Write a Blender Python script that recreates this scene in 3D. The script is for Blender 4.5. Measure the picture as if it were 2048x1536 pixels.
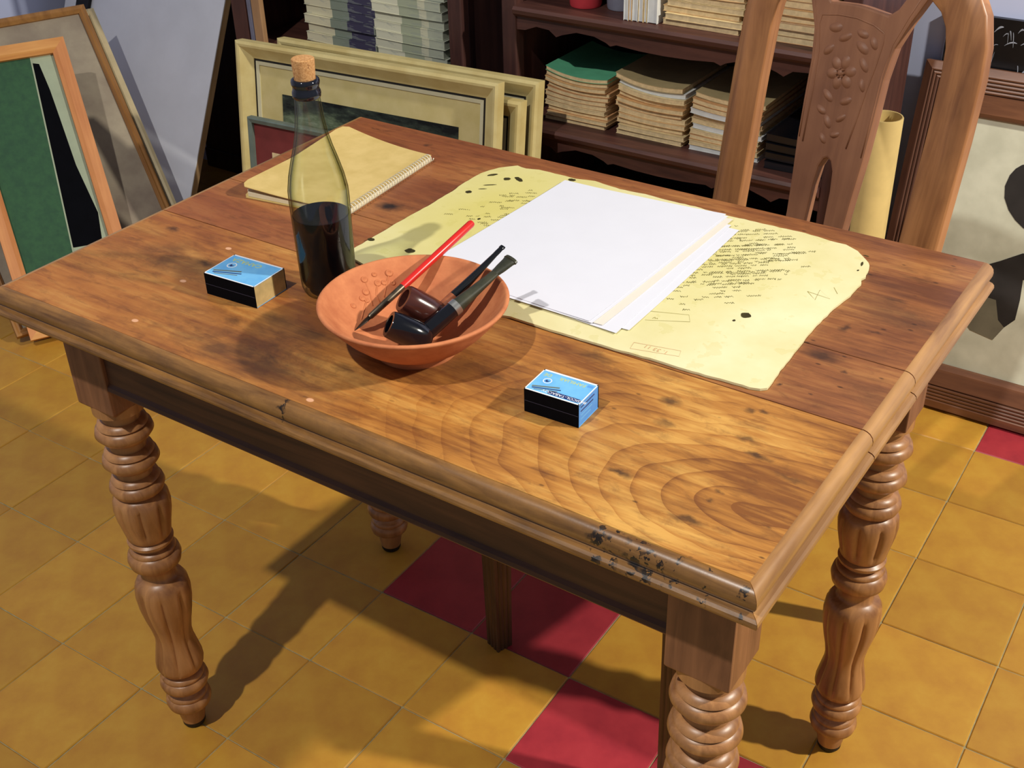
import bpy, bmesh, math, random
from mathutils import Vector, Matrix
random.seed(7)
for o in list(bpy.data.objects): bpy.data.objects.remove(o)
scene = bpy.context.scene
COL = scene.collection

# ------------------------------------------------------------------ camera
CX, CY, FPX = 1024.0, 768.0, 2386.586
CAM = Vector((1.21883, -0.67725, 1.42838))
RX = Vector((0.82864, 0.55930, -0.02309)); RY = Vector((0.28673, -0.45951, -0.84062)); RZ = Vector((-0.48077, 0.68995, -0.54114))
cd = bpy.data.cameras.new('camera'); cam = bpy.data.objects.new('camera', cd); COL.objects.link(cam)
cd.sensor_width = 36.0; cd.lens = 36.0 * FPX / 2048.0; cd.clip_start = 0.05
cam.matrix_world = Matrix(((RX.x, -RY.x, -RZ.x, CAM.x), (RX.y, -RY.y, -RZ.y, CAM.y), (RX.z, -RY.z, -RZ.z, CAM.z), (0, 0, 0, 1)))
scene.camera = cam

# ------------------------------------------------------------------ light
w = bpy.data.worlds.new('room_ambience'); scene.world = w; w.use_nodes = True
w.node_tree.nodes['Background'].inputs[0].default_value = (0.80, 0.86, 1.0, 1)
w.node_tree.nodes['Background'].inputs[1].default_value = 0.21
def spot(name, loc, aim, power, size, col, radius, blend=0.5):
    d = bpy.data.lights.new(name, 'SPOT'); d.energy = power; d.spot_size = math.radians(size); d.spot_blend = blend
    d.color = col; d.shadow_soft_size = radius
    o = bpy.data.objects.new(name, d); COL.objects.link(o); o.location = loc
    o.rotation_euler = (Vector(aim) - Vector(loc)).to_track_quat('-Z', 'Y').to_euler(); return o
spot('ceiling_spot_front', (0.32, -1.45, 3.40), (0.30, 0.60, 0.5), 250, 76, (1.0, 0.96, 0.90), 0.035, 0.9)
spot('ceiling_spot_right', (2.75, 1.00, 2.35), (0.55, 0.55, 0.5), 325, 92, (1.0, 0.94, 0.82), 0.05)
vs = scene.view_settings
vs.view_transform = 'Standard'; vs.look = 'None'; vs.gamma = 1.0; vs.exposure = 0.0; vs.use_curve_mapping = False

# ------------------------------------------------------------------ measuring helpers (points on known planes of the room)
H, L, D = 0.7812, 0.979, 0.6545          # table top height, length, depth
def ray(u, v): return RX * ((u - CX) / FPX) + RY * ((v - CY) / FPX) + RZ
def onz(u, v, z):
    d = ray(u, v); return CAM + d * ((z - CAM.z) / d.z)
def ony(u, v, y):
    d = ray(u, v); return CAM + d * ((y - CAM.y) / d.y)

# ------------------------------------------------------------------ materials
def lin(c): return tuple(((x / 255.0) / 12.92 if x / 255.0 < 0.04045 else ((x / 255.0 + 0.055) / 1.055) ** 2.4) for x in c) + (1.0,)
class NT:
    def __init__(s, name, rough=0.5, spec=0.5):
        s.m = bpy.data.materials.new(name); s.m.use_nodes = True; s.t = s.m.node_tree; s.n = s.t.nodes
        s.b = s.n['Principled BSDF']; s.b.inputs['Roughness'].default_value = rough
        s.b.inputs['Specular IOR Level'].default_value = spec
    def new(s, k, **kw):
        x = s.n.new(k)
        for a, b in kw.items(): setattr(x, a, b)
        return x
    def link(s, a, b): s.t.links.new(a, b)
    def coord(s, kind='Object', scale=(1, 1, 1), loc=(0, 0, 0), rot=(0, 0, 0)):
        t = s.new('ShaderNodeTexCoord'); m = s.new('ShaderNodeMapping')
        m.inputs['Scale'].default_value = scale; m.inputs['Location'].default_value = loc; m.inputs['Rotation'].default_value = rot
        s.link(t.outputs[kind], m.inputs['Vector']); return m.outputs[0]
    def noise(s, vec, scale, detail=4, rough=0.55, dist=0.0):
        x = s.new('ShaderNodeTexNoise'); s.link(vec, x.inputs['Vector'])
        x.inputs['Scale'].default_value = scale; x.inputs['Detail'].default_value = detail
        x.inputs['Roughness'].default_value = rough; x.inputs['Distortion'].default_value = dist; return x
    def ramp(s, fac, stops, interp='LINEAR'):
        r = s.new('ShaderNodeValToRGB'); s.link(fac, r.inputs[0]); e = r.color_ramp; e.interpolation = interp
        while len(e.elements) < len(stops): e.elements.new(0.5)
        for el, (p, c) in zip(e.elements, stops): el.position = p; el.color = c if len(c) == 4 else tuple(c) + (1,)
        return r.outputs[0]
    def mix(s, fac, a, b, mode='MIX'):
        m = s.new('ShaderNodeMix', data_type='RGBA', blend_type=mode)
        for k, v in ((0, fac), (6, a), (7, b)):
            if isinstance(v, (int, float)): m.inputs[k].default_value = v
            elif isinstance(v, tuple): m.inputs[k].default_value = v
            else: s.link(v, m.inputs[k])
        return m.outputs[2]
    def math(s, op, a, b=0.0, c=None):
        m = s.new('ShaderNodeMath', operation=op)
        for k, v in enumerate((a, b, c)):
            if v is None: continue
            if isinstance(v, (int, float)): m.inputs[k].default_value = v
            else: s.link(v, m.inputs[k])
        return m.outputs[0]
    def bump(s, h, strength=0.2, dist=0.002):
        b = s.new('ShaderNodeBump'); b.inputs['Strength'].default_value = strength; b.inputs['Distance'].default_value = dist
        s.link(h, b.inputs['Height']); s.link(b.outputs[0], s.b.inputs['Normal'])
    def col(s, c):
        if isinstance(c, tuple): s.b.inputs['Base Color'].default_value = c
        else: s.link(c, s.b.inputs['Base Color'])
        return s.m

MAT = {}
def plain(name, rgb, rough=0.6, var=0.12, scale=30, bump=0.0, spec=0.4, metal=0.0, rgb2=None):
    """flat colour with a light procedural mottling"""
    if name in MAT: return MAT[name]
    t = NT(name, rough, spec); c = lin(rgb); v = t.coord()
    n = t.noise(v, scale)
    c2 = lin(rgb2) if rgb2 else tuple(x * (1 - var * 2) for x in c[:3]) + (1,)
    t.col(t.ramp(n.outputs[0], [(0.35, c2), (0.65, c)])); t.b.inputs['Metallic'].default_value = metal
    if bump: t.bump(n.outputs[0], bump)
    MAT[name] = t.m; return t.m
def wood(name, dark, light, along='x', scale=1.0, rough=0.45, spec=0.4, grain=1.0):
    if name in MAT: return MAT[name]
    t = NT(name, rough, spec)
    st = {'x': (1.2, 14, 14), 'y': (14, 1.2, 14), 'z': (14, 14, 1.2)}[along]
    v = t.coord('Object', tuple(a * scale for a in st))
    n = t.noise(v, 3.0, 6, 0.6, 0.8); n2 = t.noise(t.coord('Object', (1, 1, 1)), 9 * scale, 3)
    f = t.math('ADD', t.math('MULTIPLY', n.outputs[0], 0.75 * grain), t.math('MULTIPLY', n2.outputs[0], 0.25 + 0.75 * (1 - grain)))
    t.col(t.ramp(f, [(0.33, lin(dark)), (0.66, lin(light))])); t.bump(n.outputs[0], 0.05, 0.001)
    MAT[name] = t.m; return t.m

def spots_node(t, vec, spots, soft=0.5):
    """maximum over soft elliptical spots (x, y, rx, ry, strength) on the object's xy plane"""
    acc = None
    for (x, y, rx, ry, s) in spots:
        m = t.new('ShaderNodeVectorMath', operation='SUBTRACT'); t.link(vec, m.inputs[0]); m.inputs[1].default_value = (x, y, 0)
        k = t.new('ShaderNodeVectorMath', operation='MULTIPLY'); t.link(m.outputs[0], k.inputs[0]); k.inputs[1].default_value = (1 / rx, 1 / ry, 0)
        l = t.new('ShaderNodeVectorMath', operation='LENGTH'); t.link(k.outputs[0], l.inputs[0])
        r = t.new('ShaderNodeMapRange'); t.link(l.outputs['Value'], r.inputs[0])
        r.inputs[1].default_value = 1.0; r.inputs[2].default_value = 1.0 - soft; r.inputs[3].default_value = 0.0; r.inputs[4].default_value = s
        acc = r.outputs[0] if acc is None else t.math('MAXIMUM', acc, r.outputs[0])
    return acc

def table_wood(name, red=0.0):
    """worn, waxed table boards: long grain, cathedral rings, grime, ink stains"""
    t = NT(name, 0.38, 0.35)
    base = t.coord('Object')
    wob = t.noise(base, 5.0, 3)
    off = t.new('ShaderNodeVectorMath', operation='SCALE'); t.link(wob.outputs['Color'], off.inputs[0]); off.inputs['Scale'].default_value = 0.075
    wv = t.new('ShaderNodeVectorMath', operation='ADD'); t.link(base, wv.inputs[0]); t.link(off.outputs[0], wv.inputs[1])
    # cathedral figure: rings round a point near the right end of the front board
    c = t.new('ShaderNodeVectorMath', operation='SUBTRACT'); t.link(wv.outputs[0], c.inputs[0]); c.inputs[1].default_value = (0.98, 0.13, 0)
    k = t.new('ShaderNodeVectorMath', operation='MULTIPLY'); t.link(c.outputs[0], k.inputs[0]); k.inputs[1].default_value = (0.50, 1.0, 0)
    ln = t.new('ShaderNodeVectorMath', operation='LENGTH'); t.link(k.outputs[0], ln.inputs[0])
    ph = t.math('MULTIPLY', ln.outputs['Value'], 62.0)
    saw = t.math('FRACT', ph)
    fine = t.noise(t.coord('Object', (3, 42, 42)), 3.0, 6, 0.65, 0.6)
    broad = t.noise(t.coord('Object', (1.6, 4.5, 1)), 2.6, 4, 0.55, 0.5)
    near = t.new('ShaderNodeMapRange'); t.link(ln.outputs['Value'], near.inputs[0]); near.inputs[1].default_value = 0.22; near.inputs[2].default_value = 0.04; near.inputs[3].default_value = 0.015; near.inputs[4].default_value = 0.12
    g = t.math('SUBTRACT', t.math('ADD', t.math('MULTIPLY', fine.outputs[0], 0.36), t.math('MULTIPLY', broad.outputs[0], 0.68)), t.math('MULTIPLY', t.math('POWER', saw, 5.0), near.outputs[0]))
    a, b, d = (lin((132, 82, 40)), lin((182, 124, 58)), lin((214, 162, 84))) if red < 0.5 else (lin((108, 64, 42)), lin((146, 92, 54)), lin((176, 122, 70)))
    col = t.ramp(g, [(0.40, a), (0.52, b), (0.64, d)])
    # redder, darker wood towards the left end of the table
    sx = t.new('ShaderNodeSeparateXYZ'); t.link(base, sx.inputs[0])
    lf = t.new('ShaderNodeMapRange'); t.link(sx.outputs[0], lf.inputs[0]); lf.inputs[1].default_value = 0.75; lf.inputs[2].default_value = 0.1
    col = t.mix(t.math('MULTIPLY', lf.outputs[0], 0.45), col, lin((154, 86, 52)), 'MIX')
    # worn grime
    gr = t.noise(t.coord('Object', (2.2, 3.6, 1)), 4.2, 7, 0.68, 0.4)
    grime_area = spots_node(t, wv.outputs[0], [(0.42, 0.10, 0.24, 0.10, 1.0), (0.16, 0.20, 0.20, 0.10, 0.75), (0.62, 0.19, 0.16, 0.05, 0.6), (0.99, 0.50, 0.16, 0.16, 0.75), (0.97, 0.34, 0.10, 0.06, 0.5), (0.86, 0.13, 0.14, 0.06, 0.45), (0.36, 0.42, 0.14, 0.16, 0.6)], 0.9)
    gm = t.new('ShaderNodeMapRange'); t.link(gr.outputs[0], gm.inputs[0]); gm.inputs[1].default_value = 0.44; gm.inputs[2].default_value = 0.64
    col = t.mix(t.math('MULTIPLY', t.math('MULTIPLY', gm.outputs[0], grime_area), 0.85), col, lin((74, 52, 40)))
    mo = t.noise(t.coord('Object', (9, 26, 9)), 3.0, 6, 0.7, 0.6)
    mr = t.new('ShaderNodeMapRange'); t.link(mo.outputs[0], mr.inputs[0]); mr.inputs[1].default_value = 0.50; mr.inputs[2].default_value = 0.72
    col = t.mix(t.math('MULTIPLY', mr.outputs[0], 0.55), col, lin((88, 54, 36)))
    # ink spots and dents
    rough_v = t.noise(base, 90.0, 3)
    o2 = t.new('ShaderNodeVectorMath', operation='SCALE'); t.link(rough_v.outputs['Color'], o2.inputs[0]); o2.inputs['Scale'].default_value = 0.014
    sv = t.new('ShaderNodeVectorMath', operation='ADD'); t.link(base, sv.inputs[0]); t.link(o2.outputs[0], sv.inputs[1])
    px = [(779, 413, .024, .017, 1.0), (345, 458, .013, .008, .7), (412, 527, .02, .008, .75), (1645, 712, .026, .014, .75), (1340, 803, .014, .008, .7), (1330, 846, .013, .009, .5),
          (1500, 822, .006, .005, .65), (1528, 824, .006, .005, .65), (1515, 912, .016, .006, .8), (1240, 945, .016, .006, .8), (1440, 985, .006, .004, .6), (1420, 998, .005, .004, .6),
          (1375, 1040, .022, .007, .75), (1580, 958, .02, .005, .5), (1495, 880, .014, .006, .6), (1690, 655, .006, .012, .7), (1750, 665, .012, .003, .6), (1190, 713, .030, .012, .55),
          (985, 752, .02, .007, .55), (625, 668, .03, .012, .5), (690, 735, .02, .01, .45), (560, 640, .03, .012, .45), (470, 640, .02, .01, .4), (855, 290, .008, .006, .6), (750, 258, .01, .003, .6),
          (1560, 770, .004, .003, .8), (1620, 790, .004, .002, .8), (1690, 745, .005, .003, .7), (1790, 600, .02, .006, .45), (1840, 560, .03, .008, .45), (1720, 545, .02, .006, .4), (470, 590, .05, .006, .45), (330, 520, .02, .012, .4)]
    sp = []
    for (u, v, rx, ry, s) in px:
        p = onz(u, v, H); sp.append((p.x + .007, p.y + .007, rx, ry, s))
    ink = spots_node(t, sv.outputs[0], sp, 0.75)
    col = t.mix(ink, col, lin((48, 36, 32)))
    chips = []
    for (u, v) in ((457, 497), (366, 562), (270, 641), (100, 617), (620, 800)):
        p = onz(u, v, H); chips.append((p.x, p.y, .005, .0035, 1.0))
    col = t.mix(spots_node(t, base, chips, 0.3), col, lin((222, 168, 130)))
    # scattered worm holes and scratches
    vo = t.new('ShaderNodeTexVoronoi'); t.link(t.coord('Object', (26, 52, 1)), vo.inputs['Vector']); vo.inputs['Scale'].default_value = 1.0
    hm = t.new('ShaderNodeMapRange'); t.link(vo.outputs['Distance'], hm.inputs[0]); hm.inputs[1].default_value = 0.10; hm.inputs[2].default_value = 0.05
    right = t.new('ShaderNodeMapRange'); t.link(sx.outputs[0], right.inputs[0]); right.inputs[1].default_value = 0.3; right.inputs[2].default_value = 0.85
    col = t.mix(t.math('MULTIPLY', hm.outputs[0], t.math('MULTIPLY', right.outputs[0], 0.7)), col, lin((50, 34, 26)))
    rr = t.new('ShaderNodeMapRange'); t.link(gr.outputs[0], rr.inputs[0]); rr.inputs[1].default_value = 0.3; rr.inputs[2].default_value = 0.7; rr.inputs[3].default_value = 0.30; rr.inputs[4].default_value = 0.52
    t.link(rr.outputs[0], t.b.inputs['Roughness'])
    t.bump(t.math('SUBTRACT', fine.outputs[0], t.math('MULTIPLY', ink, 0.6)), 0.06, 0.001)
    t.col(col); return t.m

# ------------------------------------------------------------------ mesh helpers
class MB:
    def __init__(s): s.v = []; s.f = []; s.mi = []; s.cur = 0
    def add(s, vs, fs):
        o = len(s.v); s.v += [tuple(p) for p in vs]
        for f in fs: s.f.append(tuple(i + o for i in f)); s.mi.append(s.cur)
    def box(s, lo, hi, M=None):
        x0, y0, z0 = lo; x1, y1, z1 = hi
        vs = [Vector(p) for p in ((x0, y0, z0), (x1, y0, z0), (x1, y1, z0), (x0, y1, z0), (x0, y0, z1), (x1, y0, z1), (x1, y1, z1), (x0, y1, z1))]
        if M: vs = [M @ p for p in vs]
        s.add(vs, [(3, 2, 1, 0), (4, 5, 6, 7), (0, 1, 5, 4), (1, 2, 6, 5), (2, 3, 7, 6), (3, 0, 4, 7)]); return s
    def lathe(s, prof, seg=32, M=None, mod=None, cap=True):
        """prof: (r, z) list from bottom to top; mod(angle, z) scales the radius"""
        vs = []; n = len(prof)
        for (r, z) in prof:
            for k in range(seg):
                a = 2 * math.pi * k / seg; q = r * (mod(a, z) if mod else 1)
                p = Vector((q * math.cos(a), q * math.sin(a), z)); vs.append(M @ p if M else p)
        fs = [(i * seg + k, i * seg + (k + 1) % seg, (i + 1) * seg + (k + 1) % seg, (i + 1) * seg + k) for i in range(n - 1) for k in range(seg)]
        if cap: fs += [tuple(reversed(range(seg))), tuple(range((n - 1) * seg, n * seg))]
        s.add(vs, fs); return s
    def tube(s, path, rad, seg=10, flat=1.0, up=Vector((0, 0, 1))):
        """swept round section; rad is a number or one radius per point; flat squashes across 'up'"""
        path = [Vector(p) for p in path]; n = len(path); vs = []
        for i, p in enumerate(path):
            d = (path[min(i + 1, n - 1)] - path[max(i - 1, 0)]).normalized()
            a = d.cross(up)
            if a.length < 1e-4: a = d.cross(Vector((1, 0, 0)))
            a.normalize(); b = a.cross(d); r = rad[i] if isinstance(rad, (list, tuple)) else rad
            fl = flat[i] if isinstance(flat, (list, tuple)) else flat
            for k in range(seg):
                t = 2 * math.pi * k / seg; vs.append(p + a * (math.cos(t) * r) + b * (math.sin(t) * r * fl))
        fs = [(i * seg + k, i * seg + (k + 1) % seg, (i + 1) * seg + (k + 1) % seg, (i + 1) * seg + k) for i in range(n - 1) for k in range(seg)]
        fs += [tuple(reversed(range(seg))), tuple(range((n - 1) * seg, n * seg))]
        s.add(vs, fs); return s
    def prism(s, poly, y0, y1, M=None):
        """polygon in local xz, extruded along y"""
        n = len(poly)
        vs = [Vector((x, y0, z)) for x, z in poly] + [Vector((x, y1, z)) for x, z in poly]
        if M: vs = [M @ p for p in vs]
        fs = [tuple(range(n)), tuple(reversed(range(n, 2 * n)))] + [(i, i + n, (i + 1) % n + n, (i + 1) % n) for i in range(n)]
        s.add(vs, fs); return s
    def build(s, name, mats, parent=None, smooth=False, bevel=0.0, loc=None, M=None, seg=2, angle=40):
        me = bpy.data.meshes.new(name); me.from_pydata(s.v, [], s.f)
        if not isinstance(mats, (list, tuple)): mats = [mats]
        for m in mats: me.materials.append(m)
        for p, i in zip(me.polygons, s.mi): p.material_index = i
        bm = bmesh.new(); bm.from_mesh(me); bmesh.ops.recalc_face_normals(bm, faces=bm.faces); bm.to_mesh(me); bm.free()
        o = bpy.data.objects.new(name, me); COL.objects.link(o)
        if parent: o.parent = parent
        if M is not None: o.matrix_local = M
        elif loc is not None: o.location = loc
        if smooth:
            me.shade_smooth()
            if smooth != 'all':
                try: me.set_sharp_from_angle(angle=math.radians(angle))
                except Exception: pass
        if bevel:
            b = o.modifiers.new('edge_round', 'BEVEL'); b.width = bevel; b.segments = seg; b.limit_method = 'ANGLE'; b.angle_limit = math.radians(35)
        return o
def tag(o, label, cat, group=None, kind=None):
    o['label'] = label; o['category'] = cat
    if group: o['group'] = group
    if kind: o['kind'] = kind
    return o
def thing(name, label, cat, loc=(0, 0, 0), M=None, group=None):
    o = bpy.data.objects.new(name, None); COL.objects.link(o); o.empty_display_size = 0.05
    if M is not None: o.matrix_world = M
    else: o.location = loc
    return tag(o, label, cat, group)
def struct(o): o['kind'] = 'structure'; return o
def frame_matrix(origin, x, z):
    """axes: x along the width, z up along the thing, -y towards the viewer"""
    x = Vector(x).normalized(); z = Vector(z); z = (z - x * z.dot(x)).normalized(); y = z.cross(x)
    o = Vector(origin)
    return Matrix(((x.x, y.x, z.x, o.x), (x.y, y.y, z.y, o.y), (x.z, y.z, z.z, o.z), (0, 0, 0, 1)))

# ================================================================== THE ROOM
TS = 0.19; TANG = 0.0177; TORG = Vector((-0.0479, -0.1051, 0))
def tile_xy(j, i):
    x, y = j * TS, i * TS; c, s = math.cos(TANG), math.sin(TANG)
    return Vector((TORG.x + c * x - s * y, TORG.y + s * x + c * y, 0))
def tile_mat(name, c1, c2, c3):
    t = NT(name, 0.42, 0.35); oi = t.new('ShaderNodeObjectInfo')
    v = t.coord(); n = t.noise(v, 14, 5, 0.6); n2 = t.noise(v, 160, 2)
    c = t.ramp(n.outputs[0], [(0.3, lin(c1)), (0.55, lin(c2)), (0.8, lin(c3))])
    k = t.new('ShaderNodeMapRange'); t.link(oi.outputs['Random'], k.inputs[0]); k.inputs[3].default_value = 0.86; k.inputs[4].default_value = 1.08
    hs = t.new('ShaderNodeHueSaturation'); t.link(c, hs.inputs['Color']); t.link(k.outputs[0], hs.inputs['Value'])
    t.bump(n2.outputs[0], 0.06, 0.001); return t.col(hs.outputs[0])
m_yel = tile_mat('yellow_cement_tile', (186, 130, 50), (198, 146, 54), (206, 160, 62))
m_red = tile_mat('red_cement_tile', (150, 44, 54), (168, 52, 60), (178, 60, 66))
m_grout = plain('grey_grout', (176, 164, 120), 0.9, 0.15, 60)
floor = struct(MB().box((-2.6, -1.7, -0.12), (2.6, 1.74, -0.0022)).build('floor', m_grout))
def tile_mesh(mat):
    o = MB().box((-0.0941, -0.0941, -0.012), (0.0941, 0.0941, 0.0)).build('tile', mat, floor)
    bm = bmesh.new(); bm.from_mesh(o.data)
    bmesh.ops.bevel(bm, geom=[e for e in bm.edges if max(v.co.z for v in e.verts) > -1e-6], offset=0.0016, segments=1, affect='EDGES')
    bm.to_mesh(o.data); bm.free(); return o
proto = {'y': tile_mesh(m_yel), 'r': tile_mesh(m_red)}; used = set()
REDS = {(3, 1), (3, 2), (2, 3), (2, 4), (8, 5), (8, 6), (7, 1), (7, 2)}
for i in range(-2, 10):
    for j in range(-10, 10):
        k = 'r' if (i, j) in REDS else 'y'
        if k in used:
            o = proto[k].copy(); COL.objects.link(o)
        else: o = proto[k]; used.add(k)
        p = tile_xy(j + .5, i + .5)
        if p.y > 1.74 or p.y < -.6: 
            if o is not proto[k]: bpy.data.objects.remove(o); continue
        o.location = (p.x, p.y, random.uniform(-.0006, .0004)); o.rotation_euler.z = TANG + random.uniform(-.004, .004)
m_wall = plain('white_wall_paint', (200, 209, 242), 0.85, 0.03, 6)
struct(MB().box((-2.6, 1.72, -0.1), (2.6, 1.86, 2.9)).build('wall_back', m_wall))
struct(MB().box((-2.0, -1.7, -0.1), (-1.86, 1.86, 2.9)).build('wall_left', m_wall))

# ================================================================== TABLE
table = thing('writing_table', 'worn walnut writing table with turned legs and moulded edge in the middle of the room', 'table', (0, 0, 0))
m_top = table_wood('waxed_table_board'); m_top2 = table_wood('waxed_table_board_red', 1.0)
X0, X1, Y0, Y1 = 0.003, 0.982, -0.009, 0.6575
PROF = [(0.0165, 0.0), (0.0150, 0.0002), (0.0115, -0.0006), (0.0080, -0.0026), (0.0052, -0.0060), (0.0040, -0.0105), (0.0044, -0.0150), (0.0062, -0.0188), (0.0084, -0.0205), (0.0070, -0.0222), (0.0030, -0.0235), (0.0006, -0.0258), (0.0, -0.0290), (0.0008, -0.0318), (0.004, -0.033)]
m_end = wood('board_end_moulding', (122, 82, 46), (192, 144, 86), 'y', 1.0, 0.34, 0.5)
def plank_faces(b, vs, n):
    side = [(i, i + n, (i + 1) % n + n, (i + 1) % n) for i in range(n)]; k = n // 2
    b.add(vs, [tuple(range(n)), tuple(reversed(range(n, 2 * n)))] + [side[k - 1], side[n - 1]])
    o = len(b.v) - len(vs)
    for i in range(n):
        if i not in (k - 1, n - 1): b.f.append(tuple(q + o for q in side[i])); b.mi.append(1)
def plank(ya, yb, mat, mitre_front=False, mitre_back=False):
    """board with the edge moulding cut on both ends"""
    ring = []
    for o, z in reversed(PROF): ring.append((X0 + o, z, o))
    ring2 = [(X1 - o, z, o) for o, z in PROF]
    pts = ring + ring2                               # bottom left -> top -> bottom right
    n = len(pts); vs = []
    for x, z, o in pts: vs.append((x, Y0 + o if mitre_front else ya, H + z))
    for x, z, o in pts: vs.append((x, Y1 - o if mitre_back else yb, H + z))
    b = MB(); plank_faces(b, vs, n); return b.build('plank', [mat, m_end], table, smooth=True, angle=25)
ya = Y0 + 0.0165
# front board is narrower than its moulded strip; the strip is mitred to the board ends
def front_plank():
    b = MB(); prof = PROF
    pts = [(X0 + o, z, o) for o, z in reversed(prof)] + [(X1 - o, z, o) for o, z in prof]; n = len(pts)
    vs = [(x, Y0 + o + 0.0008, H + z) for x, z, o in pts] + [(x, 0.2552, H + z) for x, z, o in pts]
    plank_faces(b, vs, n); return b.build('plank', [m_top, m_end], table, smooth=True, angle=25)
front_plank()
plank(0.2568, 0.3765, m_top2); plank(0.3780, Y1, m_top2)
t = NT('moulding_wood', 0.33, 0.5)
mv = t.coord('Object', (3, 30, 30)); mn = t.noise(mv, 3, 5, 0.6, 0.5); mg = t.noise(t.coord(), 22, 5, 0.7)
mc = t.ramp(mn.outputs[0], [(0.3, lin((96, 62, 30))), (0.7, lin((170, 122, 66)))])
mc = t.mix(t.math('MULTIPLY', t.math('SUBTRACT', mg.outputs[0], 0.42), 1.5), mc, lin((84, 62, 44)))
ms = []
for u, v, r in ((1205, 1080, .012), (1235, 1085, .008), (1280, 1105, .012), (1305, 1118, .010), (1330, 1130, .006), (1360, 1150, .004), (1420, 1175, .004), (570, 805, .006), (1500, 1195, .003)):
    p = ony(u, v, 0.0); ms.append((p.x, 0.0, r, 0.06, 0.95))
rv = t.noise(t.coord(), 120, 3); o2 = t.new('ShaderNodeVectorMath', operation='SCALE'); t.link(rv.outputs['Color'], o2.inputs[0]); o2.inputs['Scale'].default_value = 0.03
sv = t.new('ShaderNodeVectorMath', operation='ADD'); t.link(t.coord(), sv.inputs[0]); t.link(o2.outputs[0], sv.inputs[1])
mm = t.math('MULTIPLY', spots_node(t, sv.outputs[0], [(a + .015, b, c, d, e) for a, b, c, d, e in ms], 0.7), t.math('GREATER_THAN', rv.outputs[0], 0.55))
t.col(t.mix(mm, mc, lin((22, 18, 18)))); t.bump(mg.outputs[0], 0.2, 0.001); m_mould = t.m
def strip():
    b = MB(); vs = []; pr = PROF + [(0.0165, -0.033)]; n = len(pr)
    for o, z in pr: vs.append((X0 + o, Y0 + o, H + z))
    for o, z in pr: vs.append((X1 - o, Y0 + o, H + z))
    fs = [tuple(range(n)), tuple(reversed(range(n, 2 * n)))] + [(i, i + n, (i + 1) % n + n, (i + 1) % n) for i in range(n)]
    b.add(vs, fs); return b.build('edge_moulding', m_mould, table, smooth=True, angle=25)
strip()
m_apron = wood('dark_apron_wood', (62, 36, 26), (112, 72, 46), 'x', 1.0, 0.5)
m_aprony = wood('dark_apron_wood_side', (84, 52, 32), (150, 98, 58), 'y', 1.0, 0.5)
LX, LXb, LYf, LYb = 0.071, 0.908, 0.085, 0.570
HB = 0.0335
zt = H - 0.0335
def apron_x(y, s):
    b = MB()
    poly = [(y - .010, 0.648), (y - .0135, 0.644), (y - .0145, 0.639), (y - .0115, 0.635), (y + .011, 0.635), (y + .011, zt), (y - .010, zt)]
    vs = [(LX + HB, q, z) for q, z in poly] + [(LXb - HB, q, z) for q, z in poly]; n = len(poly)
    b.add(vs, [tuple(range(n)), tuple(reversed(range(n, 2 * n)))] + [(i, i + n, (i + 1) % n + n, (i + 1) % n) for i in range(n)])
    b.build('apron', m_apron, table)
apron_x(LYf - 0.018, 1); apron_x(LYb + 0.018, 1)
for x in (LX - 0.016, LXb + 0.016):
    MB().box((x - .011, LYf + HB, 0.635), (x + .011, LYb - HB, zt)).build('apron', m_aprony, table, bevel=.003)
m_leg = wood('turned_leg_wood', (122, 78, 46), (192, 138, 86), 'z', 1.0, 0.36, 0.5)
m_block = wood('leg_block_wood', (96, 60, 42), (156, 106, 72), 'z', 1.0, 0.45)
m_tip = plain('black_foot_tip', (24, 20, 18), 0.6)
LEGP = [(0.0175, 0.010), (0.0205, 0.028), (0.0210, 0.041), (0.0262, 0.043), (0.0318, 0.047), (0.0338, 0.055), (0.0325, 0.062), (0.0290, 0.0645), (0.0300, 0.067), (0.0302, 0.070), (0.0275, 0.0735), (0.0232, 0.0755), (0.0226, 0.081),
        (0.0275, 0.0835), (0.0338, 0.087), (0.0360, 0.095), (0.0345, 0.102), (0.0305, 0.1045), (0.0318, 0.107), (0.0320, 0.110), (0.0290, 0.1135), (0.0240, 0.1155), (0.0240, 0.120),
        (0.0320, 0.1225), (0.0350, 0.132), (0.0346, 0.142), (0.0312, 0.160), (0.0276, 0.178), (0.0270, 0.190), (0.0296, 0.208), (0.0340, 0.228), (0.0377, 0.250), (0.0390, 0.272), (0.0372, 0.288), (0.0325, 0.297), (0.0270, 0.300), (0.0238, 0.303), (0.0238, 0.319),
        (0.0285, 0.322), (0.0350, 0.328), (0.0370, 0.338), (0.0352, 0.346), (0.0305, 0.349), (0.0320, 0.352), (0.0300, 0.356), (0.0245, 0.358), (0.0245, 0.363), (0.0310, 0.3655), (0.0316, 0.370), (0.0270, 0.3735),
        (0.0300, 0.377), (0.0330, 0.392), (0.0370, 0.412), (0.0387, 0.428), (0.0372, 0.442), (0.0325, 0.449), (0.0280, 0.4515),
        (0.0335, 0.455), (0.0368, 0.463), (0.0350, 0.470), (0.0300, 0.4725), (0.0322, 0.475), (0.0305, 0.480), (0.0240, 0.4825), (0.0238, 0.4925),
        (0.0305, 0.4955), (0.0374, 0.505), (0.0355, 0.513), (0.0305, 0.5155), (0.0328, 0.518), (0.0310, 0.5235), (0.0240, 0.526), (0.0238, 0.5375),
        (0.0310, 0.5405), (0.0378, 0.550), (0.0360, 0.558), (0.0305, 0.5605), (0.0328, 0.563), (0.0310, 0.5685), (0.0245, 0.571), (0.0245, 0.582), (0.0335, 0.586), (0.0335, 0.600)]
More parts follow.
